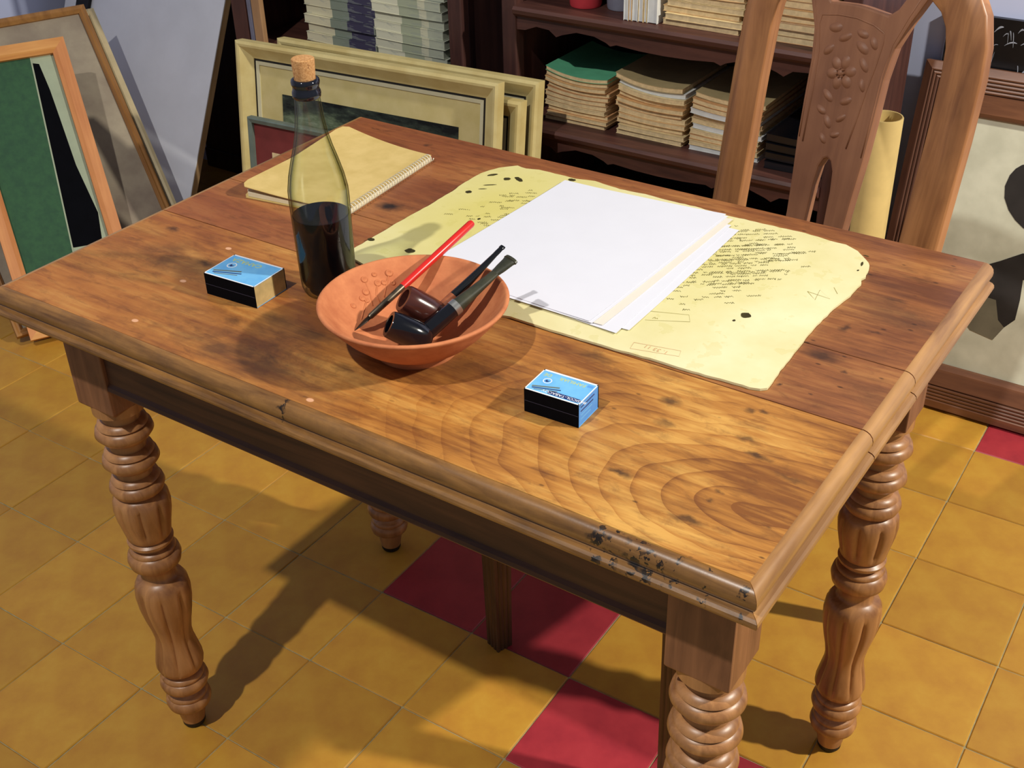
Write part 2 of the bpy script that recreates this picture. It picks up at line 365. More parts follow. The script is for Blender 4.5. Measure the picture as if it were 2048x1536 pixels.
def flute(a, z):
    if 0.124 < z < 0.292:
        k = min(1, (z - .124) / .02, (.292 - z) / .02)
    elif 0.380 < z < 0.446:
        k = min(1, (z - .380) / .012, (.446 - z) / .012)
    else: return 1.0
    c = abs(math.sin(4 * a)); return 1.0 - 0.13 * k * (1 - c) ** 3
legs = []
for (x, y) in ((LX, LYf), (LXb, LYf), (LX, LYb), (LXb, LYb)):
    if not legs:
        # extra stations in the fluted parts so the grooves stay smooth
        pr = []
        for q, r in zip(LEGP, LEGP[1:]):
            pr.append(q)
            if r[1] - q[1] > .012: pr.append(((q[0] + r[0]) / 2, (q[1] + r[1]) / 2))
        pr.append(LEGP[-1])
        o = MB().lathe(pr, 64, mod=flute).build('leg', m_leg, table, smooth=True, angle=60)
        blk = MB()
        hb = HB; poly = []
        for z, e in ((0.592, 0.008), (0.600, 0.0), (zt, 0.0)):
            poly.append([(-hb + e, -hb + e, z), (hb - e, -hb + e, z), (hb - e, hb - e, z), (-hb + e, hb - e, z)])
        vs = [p for q in poly for p in q]; fs = [(3, 2, 1, 0), (8, 9, 10, 11)]
        for a in (0, 4):
            fs += [(a + k, a + (k + 1) % 4, a + 4 + (k + 1) % 4, a + 4 + k) for k in range(4)]
        blk.add(vs, fs); blk.build('leg_block', m_block, o, bevel=.0015)
        MB().lathe([(0.0150, 0.0), (0.0172, 0.004), (0.0176, 0.0102)], 32).build('foot_tip', m_tip, o, smooth=True)
        legs.append(o)
    else:
        s = legs[0]; o = s.copy(); COL.objects.link(o); o.parent = table
        for ch in s.children:
            c = ch.copy(); COL.objects.link(c); c.parent = o
        legs.append(o)
    o.location = (x, y, 0)

# ================================================================== CHAIR
cw = Vector((0.95106, -0.30902, 0)); cb = Vector((0.30902, 0.95106, 0)); al = math.radians(8)
cv = cb * math.sin(al) + Vector((0, 0, math.cos(al)))
CP = Vector((0.85285, 0.8, 0.72244)) - cw * 0.165            # middle of the back at v = 0
chair = thing('dining_chair', 'carved wooden chair with arched back and pierced splat drawn up behind the table', 'chair', (0.684, 0.8146, 0))
CI = Matrix.Translation(-Vector((0.684, 0.8146, 0)))
CB = CI @ frame_matrix(CP, cw, cv)                            # back plane
CS = CI @ frame_matrix((0.684, 0.8146, 0), cw, (0, 0, 1))     # seat frame, -y to the front
m_chair = wood('chair_wood', (122, 78, 48), (184, 128, 80), 'z', 1.0, 0.4, 0.45)
m_chair2 = wood('chair_rail_wood', (96, 56, 34), (150, 98, 60), 'x', 1.0, 0.45)
m_carve = wood('carved_splat_wood', (118, 78, 58), (160, 112, 82), 'z', 1.0, 0.5, 0.35, 0.6)
def hoop_path(n=10):
    p = [(0.1655, -0.285), (0.1655, -0.12), (0.167, 0.02), (0.168, 0.14), (0.1665, 0.215), (0.163, 0.250), (0.154, 0.280), (0.137, 0.304), (0.110, 0.322), (0.075, 0.334), (0.038, 0.340), (0.0, 0.342)]
    return p
HP = hoop_path()
def stile(sgn):
    """moulded stile and half of the arched crest: section with a raised ridge, swept along the outline"""
    b = MB(); pts = [Vector((sgn * u, 0, v)) for u, v in HP]; n = len(pts); vs = []
    for i, p in enumerate(pts):
        d = (pts[min(i + 1, n - 1)] - pts[max(i - 1, 0)]).normalized(); a = Vector((d.z, 0, -d.x)) * sgn   # outward across
        h = 0.0275
        sec = [(-h, 0.011), (-h, -0.008), (-h * .55, -0.0125), (0.004, -0.0145), (h * .55, -0.013), (h, -0.006), (h, 0.011)]
        for s_, y_ in sec: vs.append(p + a * s_ + Vector((0, y_, 0)))
    k = 7
    fs = [(i * k + j, i * k + (j + 1) % k, (i + 1) * k + (j + 1) % k, (i + 1) * k + j) for i in range(n - 1) for j in range(k)]
    fs += [tuple(reversed(range(k))), tuple(range((n - 1) * k, n * k))]
    b.add(vs, fs); b.build('stile', m_chair, chair, smooth=True, M=CB, bevel=.002, angle=50)
stile(1); stile(-1)
# splat: waisted, widening into two branches, with one long slot at the foot
def sym(l): return l + [(-x, z) for x, z in reversed(l)]
half = [(0.018, -0.20), (0.052, -0.20), (0.050, -0.10), (0.050, -0.03), (0.053, 0.02), (0.0575, 0.078), (0.0595, 0.133), (0.0605, 0.186), (0.066, 0.228), (0.080, 0.262), (0.097, 0.295), (0.108, 0.318), (0.078, 0.328), (0.066, 0.290), (0.058, 0.276), (0.046, 0.266), (0.030, 0.2675), (0.012, 0.269)]
slot = [(0.018, -0.12), (0.0165, -0.04), (0.0150, 0.02), (0.0120, 0.048), (0.0060, 0.061)]
def splat():
    b = MB(); y0, y1 = -0.009, 0.008
    # right half: outer outline then back down the centre line and round the slot
    for s in (1, -1):
        out = [(0.018, -0.20)] + half[1:] + [(0.0, 0.2695), (0.0, 0.064)] + list(reversed(slot))
        poly = [(s * x, z) for x, z in out]
        b.prism(poly, y0, y1)
    o = b.build('splat', m_carve, chair, M=CB)
    bm = bmesh.new(); bm.from_mesh(o.data); bmesh.ops.remove_doubles(bm, verts=bm.verts, dist=1e-5)
    inner = [f for f in bm.faces if all(abs(v.co.x) < 1e-5 for v in f.verts)]
    bmesh.ops.delete(bm, geom=inner, context='FACES'); bmesh.ops.recalc_face_normals(bm, faces=bm.faces)
    bm.to_mesh(o.data); bm.free()
    bv = o.modifiers.new('edge_round', 'BEVEL'); bv.width = .003; bv.segments = 2; bv.limit_method = 'ANGLE'; bv.angle_limit = math.radians(40)
    return o
sp = splat()
# carved decoration on the splat (in splat coordinates, front face y = -0.009)
def rim_line(pts, r, name='carved_line', mat=None):
    MB().tube([Vector((x, -0.0088, z)) for x, z in pts], r, 8, up=Vector((0, 1, 0))).build(name, mat or m_carve, sp, smooth='all')
rim_line([(-0.046, 0.075), (-0.047, 0.15), (-0.050, 0.20), (-0.058, 0.235), (-0.056, 0.247), (-0.030, 0.252), (0.0, 0.2535), (0.028, 0.250), (0.046, 0.2435), (0.0475, 0.230), (0.044, 0.200), (0.038, 0.165), (0.033, 0.125), (0.027, 0.085)], 0.0013)
rim_line([(0.090, 0.300), (0.075, 0.266), (0.062, 0.232), (0.0565, 0.190), (0.0555, 0.135), (0.0535, 0.080)], 0.0011)
rim_line([(-0.090, 0.300), (-0.075, 0.266), (-0.062, 0.232), (-0.0565, 0.190), (-0.0555, 0.135), (-0.0535, 0.080)], 0.0011)
def blob(x, z, rx, rz, h, rot=0.0, name='carved_leaf'):
    b = MB(); n = 14; vs = [(0, -h, 0)]
    for ring, (k, hh) in enumerate(((0.55, .8), (1.0, 0.0))):
        for i in range(n):
            a = 2 * math.pi * i / n; vs.append((k * rx * math.cos(a), -h * hh + .0006, k * rz * math.sin(a)))
    fs = [(0, 1 + (i + 1) % n, 1 + i) for i in range(n)] + [(1 + i, 1 + (i + 1) % n, 1 + n + (i + 1) % n, 1 + n + i) for i in range(n)]
    b.add(vs, fs)
    b.build(name, m_carve, sp, smooth='all', M=Matrix.Translation((x, -0.009, z)) @ Matrix.Rotation(rot, 4, 'Y'))
FX, FZ = -0.0065, 0.1805
for k in range(6):
    a = k * math.pi / 3 + .3; blob(FX + .0145 * math.cos(a), FZ + .0145 * math.sin(a), .0105, .008, .004, -a, 'carved_petal')
blob(FX, FZ, .0065, .0065, .0055, 0, 'flower_centre')
for k in range(7):
    a = k * 2 * math.pi / 7; blob(FX + .0056 * math.cos(a), FZ + .0056 * math.sin(a), .002, .002, .0062, 0, 'flower_bead')
for x, z, rx, rz, r in ((0.018, .219, .013, .007, .5), (0.034, .228, .010, .006, .9), (0.014, .236, .011, .006, .2), (-.012, .226, .012, .006, -.5), (-.030, .235, .012, .007, -.2), (0.026, .198, .012, .006, .8), (-.034, .205, .011, .006, -.8),
                        (-.020, .146, .012, .006, .6), (.010, .146, .011, .006, -.5), (-.026, .125, .010, .0055, .4), (.008, .122, .010, .005, -.7), (-.012, .112, .011, .006, .9), (.004, .098, .009, .005, -.4), (-.014, .088, .009, .005, .8), (.030, .172, .010, .005, 1.1)):
    blob(x, z, rx, rz, .0042, r)
# rear legs carry on below the seat, kicked back to the floor
for s in (1, -1):
    p0 = CB @ Vector((s * .1655, 0, -.285)); p1 = CS @ Vector((s * .168, .045, .20)); p2 = CS @ Vector((s * .168, .085, .0145))
    MB().tube([p0 + Vector((0, 0, .03)), p0, p1, p2 - Vector((0, 0, .0145))], [.024, .024, .020, .018], 4).build('rear_leg', m_chair, chair, bevel=.003)
for s in (1, -1):
    b = MB(); h = .0185
    poly = [(-h, -h), (h, -h), (h, h), (-h, h)]
    prof = []
    for q in range(4):                                       # square section with three flutes per side
        ax, ay = poly[q]; bx_, by_ = poly[(q + 1) % 4]; nx, ny = (by_ - ay), -(bx_ - ax); l = math.hypot(nx, ny); nx /= l; ny /= l
        for f, dd in ((0, 0), (.16, 0), (.22, -.002), (.30, 0), (.42, 0), (.5, -.002), (.58, 0), (.70, 0), (.78, -.002), (.84, 0)):
            prof.append((ax + (bx_ - ax) * f + nx * dd, ay + (by_ - ay) * f + ny * dd))
    n = len(prof); vs = []
    for z, k in ((0.0, .78), (.30, .95), (.425, 1.05)):
        for x, y in prof: vs.append(((.213 if s > 0 else -.187) + x * k, -.418 + y * k, z))
    fs = [(i * n + j, i * n + (j + 1) % n, (i + 1) * n + (j + 1) % n, (i + 1) * n + j) for i in range(2) for j in range(n)] + [tuple(reversed(range(n))), tuple(range(2 * n, 3 * n))]
    b.add(vs, fs); b.build('front_leg', wood('chair_leg_wood', (58, 38, 28), (98, 68, 44), 'z', 1.0, .5), chair, M=CS)
b = MB(); pl = [(-.205, -.448), (.232, -.448), (.182, .012), (-.182, .012)]
b.add([(x, y, .427) for x, y in pl] + [(x, y, .455) for x, y in pl], [(3, 2, 1, 0), (4, 5, 6, 7)] + [(k, (k + 1) % 4, (k + 1) % 4 + 4, k + 4) for k in range(4)])
b.build('seat', m_chair2, chair, M=CS, bevel=.006)
MB().box((-.17, -.428, .385), (.196, -.408, .427)).build('seat_rail', m_chair2, chair, M=CS, bevel=.002)
MB().box((-.15, -.006, .385), (.15, .012, .427)).build('seat_rail', m_chair2, chair, M=CS, bevel=.002)
for s in (1, -1):
    a = Vector((.213 if s > 0 else -.187, -.40, .406)); c_ = Vector((s * .166, 0, .406))
    MB().tube([a, c_], .018, 4, up=Vector((1, 0, 0))).build('seat_rail', m_chair2, chair, M=CS)

# ================================================================== INK BOTTLE
BX, BY = 0.352, 0.205
bot = thing('ink_bottle', 'tall clear glass bottle half full of black ink closed with a cork', 'bottle', (BX, BY, H))
t = NT('clear_glass', 0.02, 0.5)                      # thin walled glass: clear head-on, darker and mirror-like at the rim
lw = t.new('ShaderNodeLayerWeight'); lw.inputs['Blend'].default_value = 0.5
tint = t.ramp(lw.outputs['Facing'], [(0.0, (0.98, 0.99, 0.97)), (0.38, (0.95, 0.97, 0.92)), (0.62, (0.76, 0.79, 0.68)), (0.85, (0.34, 0.37, 0.30))])
tr = t.new('ShaderNodeBsdfTransparent'); t.link(tint, tr.inputs[0]); gl = t.new('ShaderNodeBsdfGlossy'); gl.inputs['Roughness'].default_value = 0.03
fac = t.math('ADD', t.math('MULTIPLY', t.math('POWER', lw.outputs['Facing'], 4.0), 0.45), 0.04); mx = t.new('ShaderNodeMixShader')
t.link(fac, mx.inputs[0]); t.link(tr.outputs[0], mx.inputs[1]); t.link(gl.outputs[0], mx.inputs[2]); t.link(mx.outputs[0], t.n['Material Output'].inputs['Surface']); m_glass = t.m
ZS = 0.957
outp = [(r, z * ZS) for r, z in [(0.0, 0.0), (0.0255, 0.0), (0.0292, 0.003), (0.0312, 0.009), (0.0318, 0.02), (0.0326, 0.06), (0.0332, 0.095), (0.0336, 0.118), (0.0332, 0.131), (0.0305, 0.147), (0.0262, 0.164), (0.0214, 0.181), (0.0178, 0.197), (0.0155, 0.214), (0.0143, 0.229), (0.0138, 0.238)]]
inn = [(max(r - 0.0022, 0), z) for r, z in reversed(outp[3:])]
prof = outp + inn[:-1] + [(0.0275, 0.012), (0.020, 0.010), (0.0, 0.0095)]
def closed_lathe(prof, seg=48):
    b = MB(); n = len(prof); vs = []
    for r, z in prof:
        for k in range(seg):
            a = 2 * math.pi * k / seg; vs.append((r * math.cos(a), r * math.sin(a), z))
    b.add(vs, [(i * seg + k, i * seg + (k + 1) % seg, (i + 1) * seg + (k + 1) % seg, (i + 1) * seg + k) for i in range(n - 1) for k in range(seg)]); return b
def weld(o):
    bm = bmesh.new(); bm.from_mesh(o.data); bmesh.ops.remove_doubles(bm, verts=bm.verts, dist=1e-6); bmesh.ops.recalc_face_normals(bm, faces=bm.faces); bm.to_mesh(o.data); bm.free(); return o
weld(closed_lathe(prof).build('glass_body', m_glass, bot, smooth=True, angle=60))
m_ink = plain('black_ink', (4, 5, 9), 0.25, 0.05, 10, spec=0.2)
weld(closed_lathe([(0.0, 0.0100), (0.020, 0.0104), (0.0282, 0.0115), (0.0300, 0.016), (0.0304, 0.022), (0.0313, 0.058), (0.0319, 0.090), (0.0319, 0.0945), (0.0, 0.0945)]).build('ink', m_ink, bot, smooth=True, angle=40))
m_dglass = plain('dark_glass_lip', (18, 20, 30), 0.08, 0.1, 20, spec=0.8)
closed_lathe([(r, z * ZS) for r, z in [(0.0116, 0.238), (0.0139, 0.2375), (0.0150, 0.239), (0.0154, 0.2425), (0.0150, 0.2455), (0.0141, 0.247), (0.0139, 0.2505), (0.0150, 0.253), (0.0153, 0.2555), (0.0147, 0.258), (0.0128, 0.2592), (0.0108, 0.2585), (0.0108, 0.238), (0.0116, 0.238)]]).build('lip', m_dglass, bot, smooth='all')
t = NT('cork', 0.85, 0.2); cn = t.noise(t.coord(), 160, 5, .7); cn2 = t.noise(t.coord(), 500, 3, .7)
t.col(t.mix(t.math('MULTIPLY', t.math('GREATER_THAN', cn.outputs[0], .62), .7), t.ramp(cn2.outputs[0], [(.3, lin((168, 116, 68))), (.7, lin((214, 166, 112)))]), lin((120, 72, 44)))); t.bump(cn.outputs[0], .5, .002); m_cork = t.m
MB().lathe([(r, z * ZS) for r, z in [(0.0104, 0.246), (0.0112, 0.259), (0.0122, 0.279), (0.0120, 0.2805), (0.0112, 0.2812)]], 32).build('cork', m_cork, bot, smooth=True)

# ================================================================== CLAY BOWL
BWX, BWY = 0.519, 0.1535
ZR = 0.840 - H
bowl = thing('clay_bowl', 'unglazed terracotta bowl holding two pipes and a red pen', 'bowl', (BWX, BWY, H))
t = NT('terracotta', 0.72, 0.25); n1 = t.noise(t.coord(), 40, 5, .6); n2 = t.noise(t.coord('Object', (1, 1, 6)), 60, 3)
t.col(t.ramp(n1.outputs[0], [(.3, lin((182, 106, 68))), (.7, lin((210, 134, 88)))])); t.bump(n2.outputs[0], .15, .001); m_clay = t.m
BO = [(0.0, 0.004), (0.036, 0.004), (0.039, 0.0), (0.044, 0.0), (0.0455, 0.004), (0.046, 0.0075), (0.052, 0.0105), (0.064, 0.019), (0.078, 0.032), (0.090, 0.046), (0.0965, 0.0545), (0.0990, 0.0572), (0.0993, 0.0590), (0.0980, 0.0602), (0.0955, 0.0600), (0.0935, 0.0580)]
BI = [(0.088, 0.0505), (0.076, 0.0370), (0.062, 0.0248), (0.046, 0.0158), (0.030, 0.0115), (0.015, 0.0100), (0.0, 0.0098)]
weld(closed_lathe(BO + BI, 72).build('bowl_body', m_clay, bowl, smooth=True, angle=60))
def inner_z(r):
    P = [(0.0, 0.0098)] + list(reversed(BI[:-1])) + [(0.0935, 0.0580), (0.0955, 0.060)]
    for (a, za), (b, zb) in zip(P, P[1:]):
        if a <= r <= b: return za + (zb - za) * (r - a) / (b - a)
    return 0.060
def on_bowl(u, v, lift=0.0):
    """point where a line of sight meets the inside of the bowl"""
    d = ray(u, v); lo, hi = 0.9, 2.2; prev = None
    for k in range(4000):
        p = CAM + d * (0.9 + k * 0.0005); r = math.hypot(p.x - BWX, p.y - BWY)
        if r < 0.0955 and p.z < H + inner_z(r) + lift: return p
    return p
# relief of small pressed dots and stems on the inside wall
def inside_local(u, v, lift=0.0):
    p = on_bowl(u, v) - Vector((BWX, BWY, H)); r = math.hypot(p.x, p.y)
    dz = (inner_z(min(r + .004, .094)) - inner_z(max(r - .004, 0))) / .008
    n = Vector((-p.x / r * dz, -p.y / r * dz, 1)).normalized(); return p + n * lift, n
for (u, v, r) in ((728, 559, .0040), (755, 566, .0042), (768, 565, .0035), (778, 546, .0044), (731, 584, .0042), (724, 597, .0036), (733, 601, .0030), (706, 612, .0034), (748, 549, .003), (786, 566, .003)):
    p, n = inside_local(u, v, .0002); q = n.to_track_quat('Z', 'Y').to_matrix().to_4x4()
    MB().lathe([(r, -.0006), (r * .9, .0010), (r * .55, .0013), (r * .35, .0004)], 16).build('relief_dot', m_clay, bowl, smooth='all', M=Matrix.Translation(p) @ q)
for pts in (((733, 601), (726, 625), (722, 640)), ((755, 566), (752, 590), (760, 605)), ((728, 559), (740, 585), (745, 612)), ((778, 546), (772, 575), (768, 595))):
    MB().tube([inside_local(u, v, .0001)[0] for u, v in pts], .0009, 6).build('relief_stem', m_clay, bowl, smooth='all')

# ------------------------------------------------------------------ pen and pipes in the bowl
m_redp = plain('red_lacquer', (214, 40, 34), 0.3, 0.05, 40, spec=0.5)
m_nib = plain('worn_steel_nib', (120, 108, 92), 0.35, 0.25, 120, metal=0.85)
m_nibd = plain('dark_nib_tip', (52, 40, 32), 0.4, 0.2, 120, metal=0.6)
tip = on_bowl(710, 661, 0.0012); rimp = onz(872, 512, H + ZR + .0042)
dirp = (rimp - tip).normalized()
def along(dirv, p, u, v):
    """distance along the line p + t dirv that is closest to a line of sight"""
    d = ray(u, v).normalized(); w0 = p - CAM; b = dirv.dot(d); return (b * d.dot(w0) - dirv.dot(w0)) / (1 - b * b)
tl = along(dirp, tip, 941, 440)
f0 = along(dirp, tip, 803, 567); f1 = along(dirp, tip, 737, 634)
pen = thing('dip_pen', 'thin red dip pen with steel nib resting across the clay bowl', 'pen', tip)
P = lambda s: dirp * s
MB().tube([P(f0 - .002), P(f0 + .0), P(f0 + (tl - f0) * .5), P(tl - .003), P(tl - .001), P(tl)], [.0042, .0044, .0046, .0044, .0037, .0020], 14).build('handle', m_redp, pen, smooth=True)
MB().tube([P(f1), P(f1 + .002), P(f0 - .004), P(f0 + .0005)], [.0023, .0033, .0040, .0042], 14).build('ferrule', m_nib, pen, smooth=True)
MB().tube([P(0.0), P(f1 * .35), P(f1 * .8), P(f1 + .003)], [.0004, .0019, .0030, .0026], 12, flat=.5).build('nib', m_nibd, pen, smooth=True)

def pipe(name, label, heel_px, heel_lift, rim_px, tip_px, join_px, axis, blen, brad, m_bowl, m_shank, m_stem, m_bit, band=None, bit_px=None, flare=1.6, srad=.0052, taper=.7):
    heel = Vector((heel_px[0], heel_px[1], H + heel_lift)); rim = onz(*rim_px, H + ZR + .0075)
    d = (rim - heel).normalized(); root = thing(name, label, 'pipe', heel)
    tl = along(d, heel, *tip_px); jl = along(d, heel, *join_px); P = lambda s: d * s
    ax = Vector(axis).normalized()
    M = ax.to_track_quat('Z', 'X').to_matrix().to_4x4()
    r = brad
    closed = [(0.0, -r * .75), (r * .45, -r * .72), (r * .78, -r * .5), (r * .95, -r * .1), (r, blen * .3), (r * .98, blen * .7), (r * .92, blen * .96), (r * .86, blen), (r * .62, blen), (r * .58, blen * .8), (r * .5, blen * .35), (0.0, blen * .3)]
    b = closed_lathe(closed, 32); weld(b.build('pipe_bowl', m_bowl, root, smooth=True, angle=50, M=M))
    MB().lathe([(r * .5, blen * .42), (r * .56, blen * .80)], 24).build('char', plain('tobacco_char', (14, 11, 10), .9), root, smooth='all', M=M)
    n = 8
    MB().tube([P(r * .3 + (jl - r * .3) * k / n) for k in range(n + 1)], [srad * (1.18 - .18 * k / n) for k in range(n + 1)], 20).build('shank', m_shank, root, smooth=True)
    st = jl
    if band:
        MB().tube([P(jl - .001), P(jl - .0005), P(jl + band - .0005), P(jl + band)], [srad * .9, srad * 1.08, srad * 1.08, srad * .9], 20).build('silver_band', band_m, root, smooth=True); st = jl + band
    bl = along(d, heel, *bit_px) if bit_px else tl - .006
    side = d.cross(Vector((0, 0, 1))).normalized()
    k = 10
    MB().tube([P(st - .002 + (bl - st + .002) * q / k) for q in range(k + 1)], [srad * (1.0 - (1 - taper) * (q / k)) for q in range(k + 1)], 20,
              flat=[1.0 - .45 * (q / k) for q in range(k + 1)], up=Vector((0, 0, 1))).build('stem', m_stem, root, smooth=True)
    MB().tube([P(bl - .001), P(bl + (tl - bl) * .3), P(bl + (tl - bl) * .75), P(tl - .0035), P(tl - .003), P(tl)], [srad * taper * .99, srad * (taper * .6 + flare * .4), srad * (flare * .9), srad * flare, srad * flare * 1.06, srad * flare * .98], 20,
              flat=[.56, .5, .36, .34, .42, .40]).build('mouthpiece', m_bit, root, smooth=True)
    return root
band_m = plain('silver_band_metal', (196, 196, 190), 0.28, 0.08, 60, metal=0.9)
m_briar = wood('briar_dark', (44, 20, 20), (86, 44, 34), 'z', 2.0, 0.2, 0.6)
m_briar2 = wood('briar_shank', (126, 66, 40), (166, 96, 60), 'x', 2.0, 0.25, 0.6)
m_ebon = plain('black_ebonite', (16, 18, 22), 0.22, 0.15, 40, spec=0.6)
m_olive = plain('oxidised_ebonite', (66, 66, 50), 0.38, 0.2, 60, rgb2=(46, 48, 38))
m_black = plain('black_lacquered_briar', (12, 13, 20), 0.12, 0.1, 40, spec=0.7)
pipe('tobacco_pipe', 'briar pipe with brown bowl and thin round black stem in the clay bowl', (.530, .174), .0320, (964, 536), (998, 484), (897, 582), (-.57, -.55, .62), .040, .0165, m_briar, m_briar2, m_ebon, m_ebon, None, (985, 505), .62, .0062, .55)
pipe('tobacco_pipe', 'glossy black pipe with silver band and flat olive mouthpiece in the clay bowl', (.5405, .1350), .0290, (979, 556), (1008, 498), (900, 612), (-.64, -.55, .50), .036, .0155, m_black, m_black, m_olive, m_olive, .0070, (982, 535), 1.15, .0082, .66)

# ================================================================== MATCHBOXES
m_navy = plain('striker_black', (4, 4, 9), 0.9, 0.2, 300, spec=0.1)
m_card = plain('bare_cardboard', (206, 178, 120), 0.8, 0.1, 80)
m_blue = plain('matchbox_blue', (104, 176, 232), 0.45, 0.04, 60, rgb2=(120, 190, 236))
m_blue2 = plain('matchbox_blue_end', (92, 160, 232), 0.5, 0.04, 60, rgb2=(86, 148, 226))
m_whitep = plain('print_white', (240, 242, 246), 0.5, 0.02); m_yelp = plain('print_yellow', (206, 212, 112), 0.5, 0.04)
m_navyp = plain('print_navy', (36, 52, 110), 0.5, 0.04); m_greyp = plain('print_grey', (110, 122, 118), 0.5, 0.05); m_gline = plain('striker_line', (60, 56, 72), .7)
def text_mesh(txt, size, name, mat, parent, M, shear=0.0):
    c = bpy.data.curves.new(name, 'FONT'); c.body = txt; c.size = size; c.align_x = 'CENTER'; c.align_y = 'CENTER'; c.extrude = 0.00004; c.shear = shear
    tmp = bpy.data.objects.new(name, c); COL.objects.link(tmp)
    dg = bpy.context.evaluated_depsgraph_get(); me = bpy.data.meshes.new_from_object(tmp.evaluated_get(dg)); bpy.data.objects.remove(tmp)
    me.materials.clear(); me.materials.append(mat); o = bpy.data.objects.new(name, me); COL.objects.link(o); o.parent = parent; o.matrix_local = M; return o
def matchbox(label, x, y, yaw, l, w_, h, end_mat, title, pill):
    M = Matrix.Translation((x, y, H)) @ Matrix.Rotation(yaw, 4, 'Z')
    root = thing('matchbox', label, 'matchbox', M=M)
    th = .0007
    sl = MB()                                            # sleeve: an open tube along x, striker strips on both long sides
    sl.box((0, 0, h - th), (l, w_, h)); sl.box((0, 0, 0), (l, w_, th)); sl.build('sleeve', m_blue, root, bevel=.0003)
    for y0 in (-.0001, w_ - th + .0001):
        MB().box((0, y0, th * .2), (l, y0 + th, h - th * .2)).build('striker', m_navy, root)
    MB().box((.0005, -.00035, h * .49), (l - .0005, -.00005, h * .505)).build('striker_line', m_gline, root)
    tr = MB(); tr.box((.0006, th, th), (l - .0006, w_ - th, th * 2)); tr.box((.0006, th, th), (.0014, w_ - th, h - th * 1.2)); tr.box((l - .0014, th, th), (l - .0004, w_ - th, h - th * 1.2))
    tr.box((.0006, th, th), (l - .0006, th * 2, h - th * 1.5)); tr.box((.0006, w_ - th * 2, th), (l - .0006, w_ - th, h - th * 1.5))
    tr.build('tray', end_mat, root)
    zt_ = h + .00006
    e = .0016                                             # pale worn border of the label
    for a, b in (((0, 0), (l, e)), ((0, w_ - e * 1.4), (l, w_)), ((0, 0), (e * .7, w_)), ((l - e * .7, 0), (l, w_))):
        MB().box((a[0], a[1], h - .0001), (b[0], b[1], h + .00005)).build('label_border', m_whitep, root)
    R180 = Matrix.Rotation(math.pi, 4, 'Z')
    for txt, cx_, size in title:
        text_mesh(txt, w_ * size, 'lettering', m_yelp, root, Matrix.Translation((l * cx_, w_ * .80, zt_)) @ R180)
    ring = MB(); n = 28; r = w_ * .115; cx_, cy_ = l * .22, w_ * .56
    vs = []
    for k in range(n):
        a = 2 * math.pi * k / n; vs += [(cx_ + r * math.cos(a), cy_ + r * math.sin(a), zt_), (cx_ + .8 * r * math.cos(a), cy_ + .8 * r * math.sin(a), zt_)]
    ring.add(vs, [(2 * k, 2 * ((k + 1) % n), 2 * ((k + 1) % n) + 1, 2 * k + 1) for k in range(n)]); ring.build('emblem_ring', m_whitep, root)
    em = MB(); em.add([(cx_ - .5 * r, cy_ - .3 * r, zt_), (cx_ + .1 * r, cy_ - .5 * r, zt_), (cx_ + .6 * r, cy_ + .1 * r, zt_), (cx_, cy_ + .05 * r, zt_), (cx_ - .3 * r, cy_ + .45 * r, zt_)], [(0, 1, 2, 3), (0, 3, 4)]); em.build('emblem', m_navyp, root)
    fe = MB()                                             # printed crossed matches
    for (ax, ay, bx_, by_, wd, mt) in ((.07, .20, .50, .42, .028, 0), (.09, .14, .55, .34, .020, 1), (.14, .10, .52, .25, .016, 0)):
        dx, dy = (bx_ - ax) * l, (by_ - ay) * w_; q = math.hypot(dx, dy); nx, ny = -dy / q * wd * w_, dx / q * wd * w_
        fe.cur = mt; fe.add([(ax * l - nx, ay * w_ - ny, zt_), (bx_ * l - nx, by_ * w_ - ny, zt_), (bx_ * l + nx, by_ * w_ + ny, zt_), (ax * l + nx, ay * w_ + ny, zt_)], [(0, 1, 2, 3)])
    fe.build('printed_matches', [m_greyp, m_navyp], root)
    if pill:
        pb = MB(); pr = w_ * .075; x0, x1, yc = l * .43, l * .93, w_ * .145; vs = []
        for k in range(9):
            a = math.pi / 2 + math.pi * k / 8; vs.append((x0 + pr * math.cos(a), yc + pr * math.sin(a), zt_))
        for k in range(9):
            a = -math.pi / 2 + math.pi * k / 8; vs.append((x1 + pr * math.cos(a), yc + pr * math.sin(a), zt_))
        pb.add(vs, [tuple(range(18))]); pb.build('printed_band', m_navyp, root)
        text_mesh(pill, w_ * .135, 'lettering', m_whitep, root, Matrix.Translation(((x0 + x1) / 2, yc, zt_ + .00006)) @ R180)
        for k in range(4):
            zz = h * (.25 + .17 * k); MB().box((l - .00045, w_ * .12, zz), (l - .00030, w_ * (.62 + .06 * k), zz + h * .05)).build('end_print', m_navyp if k > 1 else m_blue, root)
        MB().box((l * .86, w_ * .78, h - .0001), (l * .96, w_ * .88, zt_)).build('printed_mark', m_blue2, root)
    return root
matchbox('larger blue matchbox with bare cardboard end beside the ink bottle', 0.2389, 0.1216, 0.057, 0.0745, 0.0522, 0.0271, m_card, [('CAMAZA', .38, .20)], None)
matchbox('smaller bright blue matchbox with blue end alone near the front of the table', 0.6809, 0.1145, 0.0435, 0.0597, 0.0398, 0.0262, m_blue2, [('FAMILIAR', .60, .17), ('DE', .14, .17)], 'BASICOL-TABACOV')

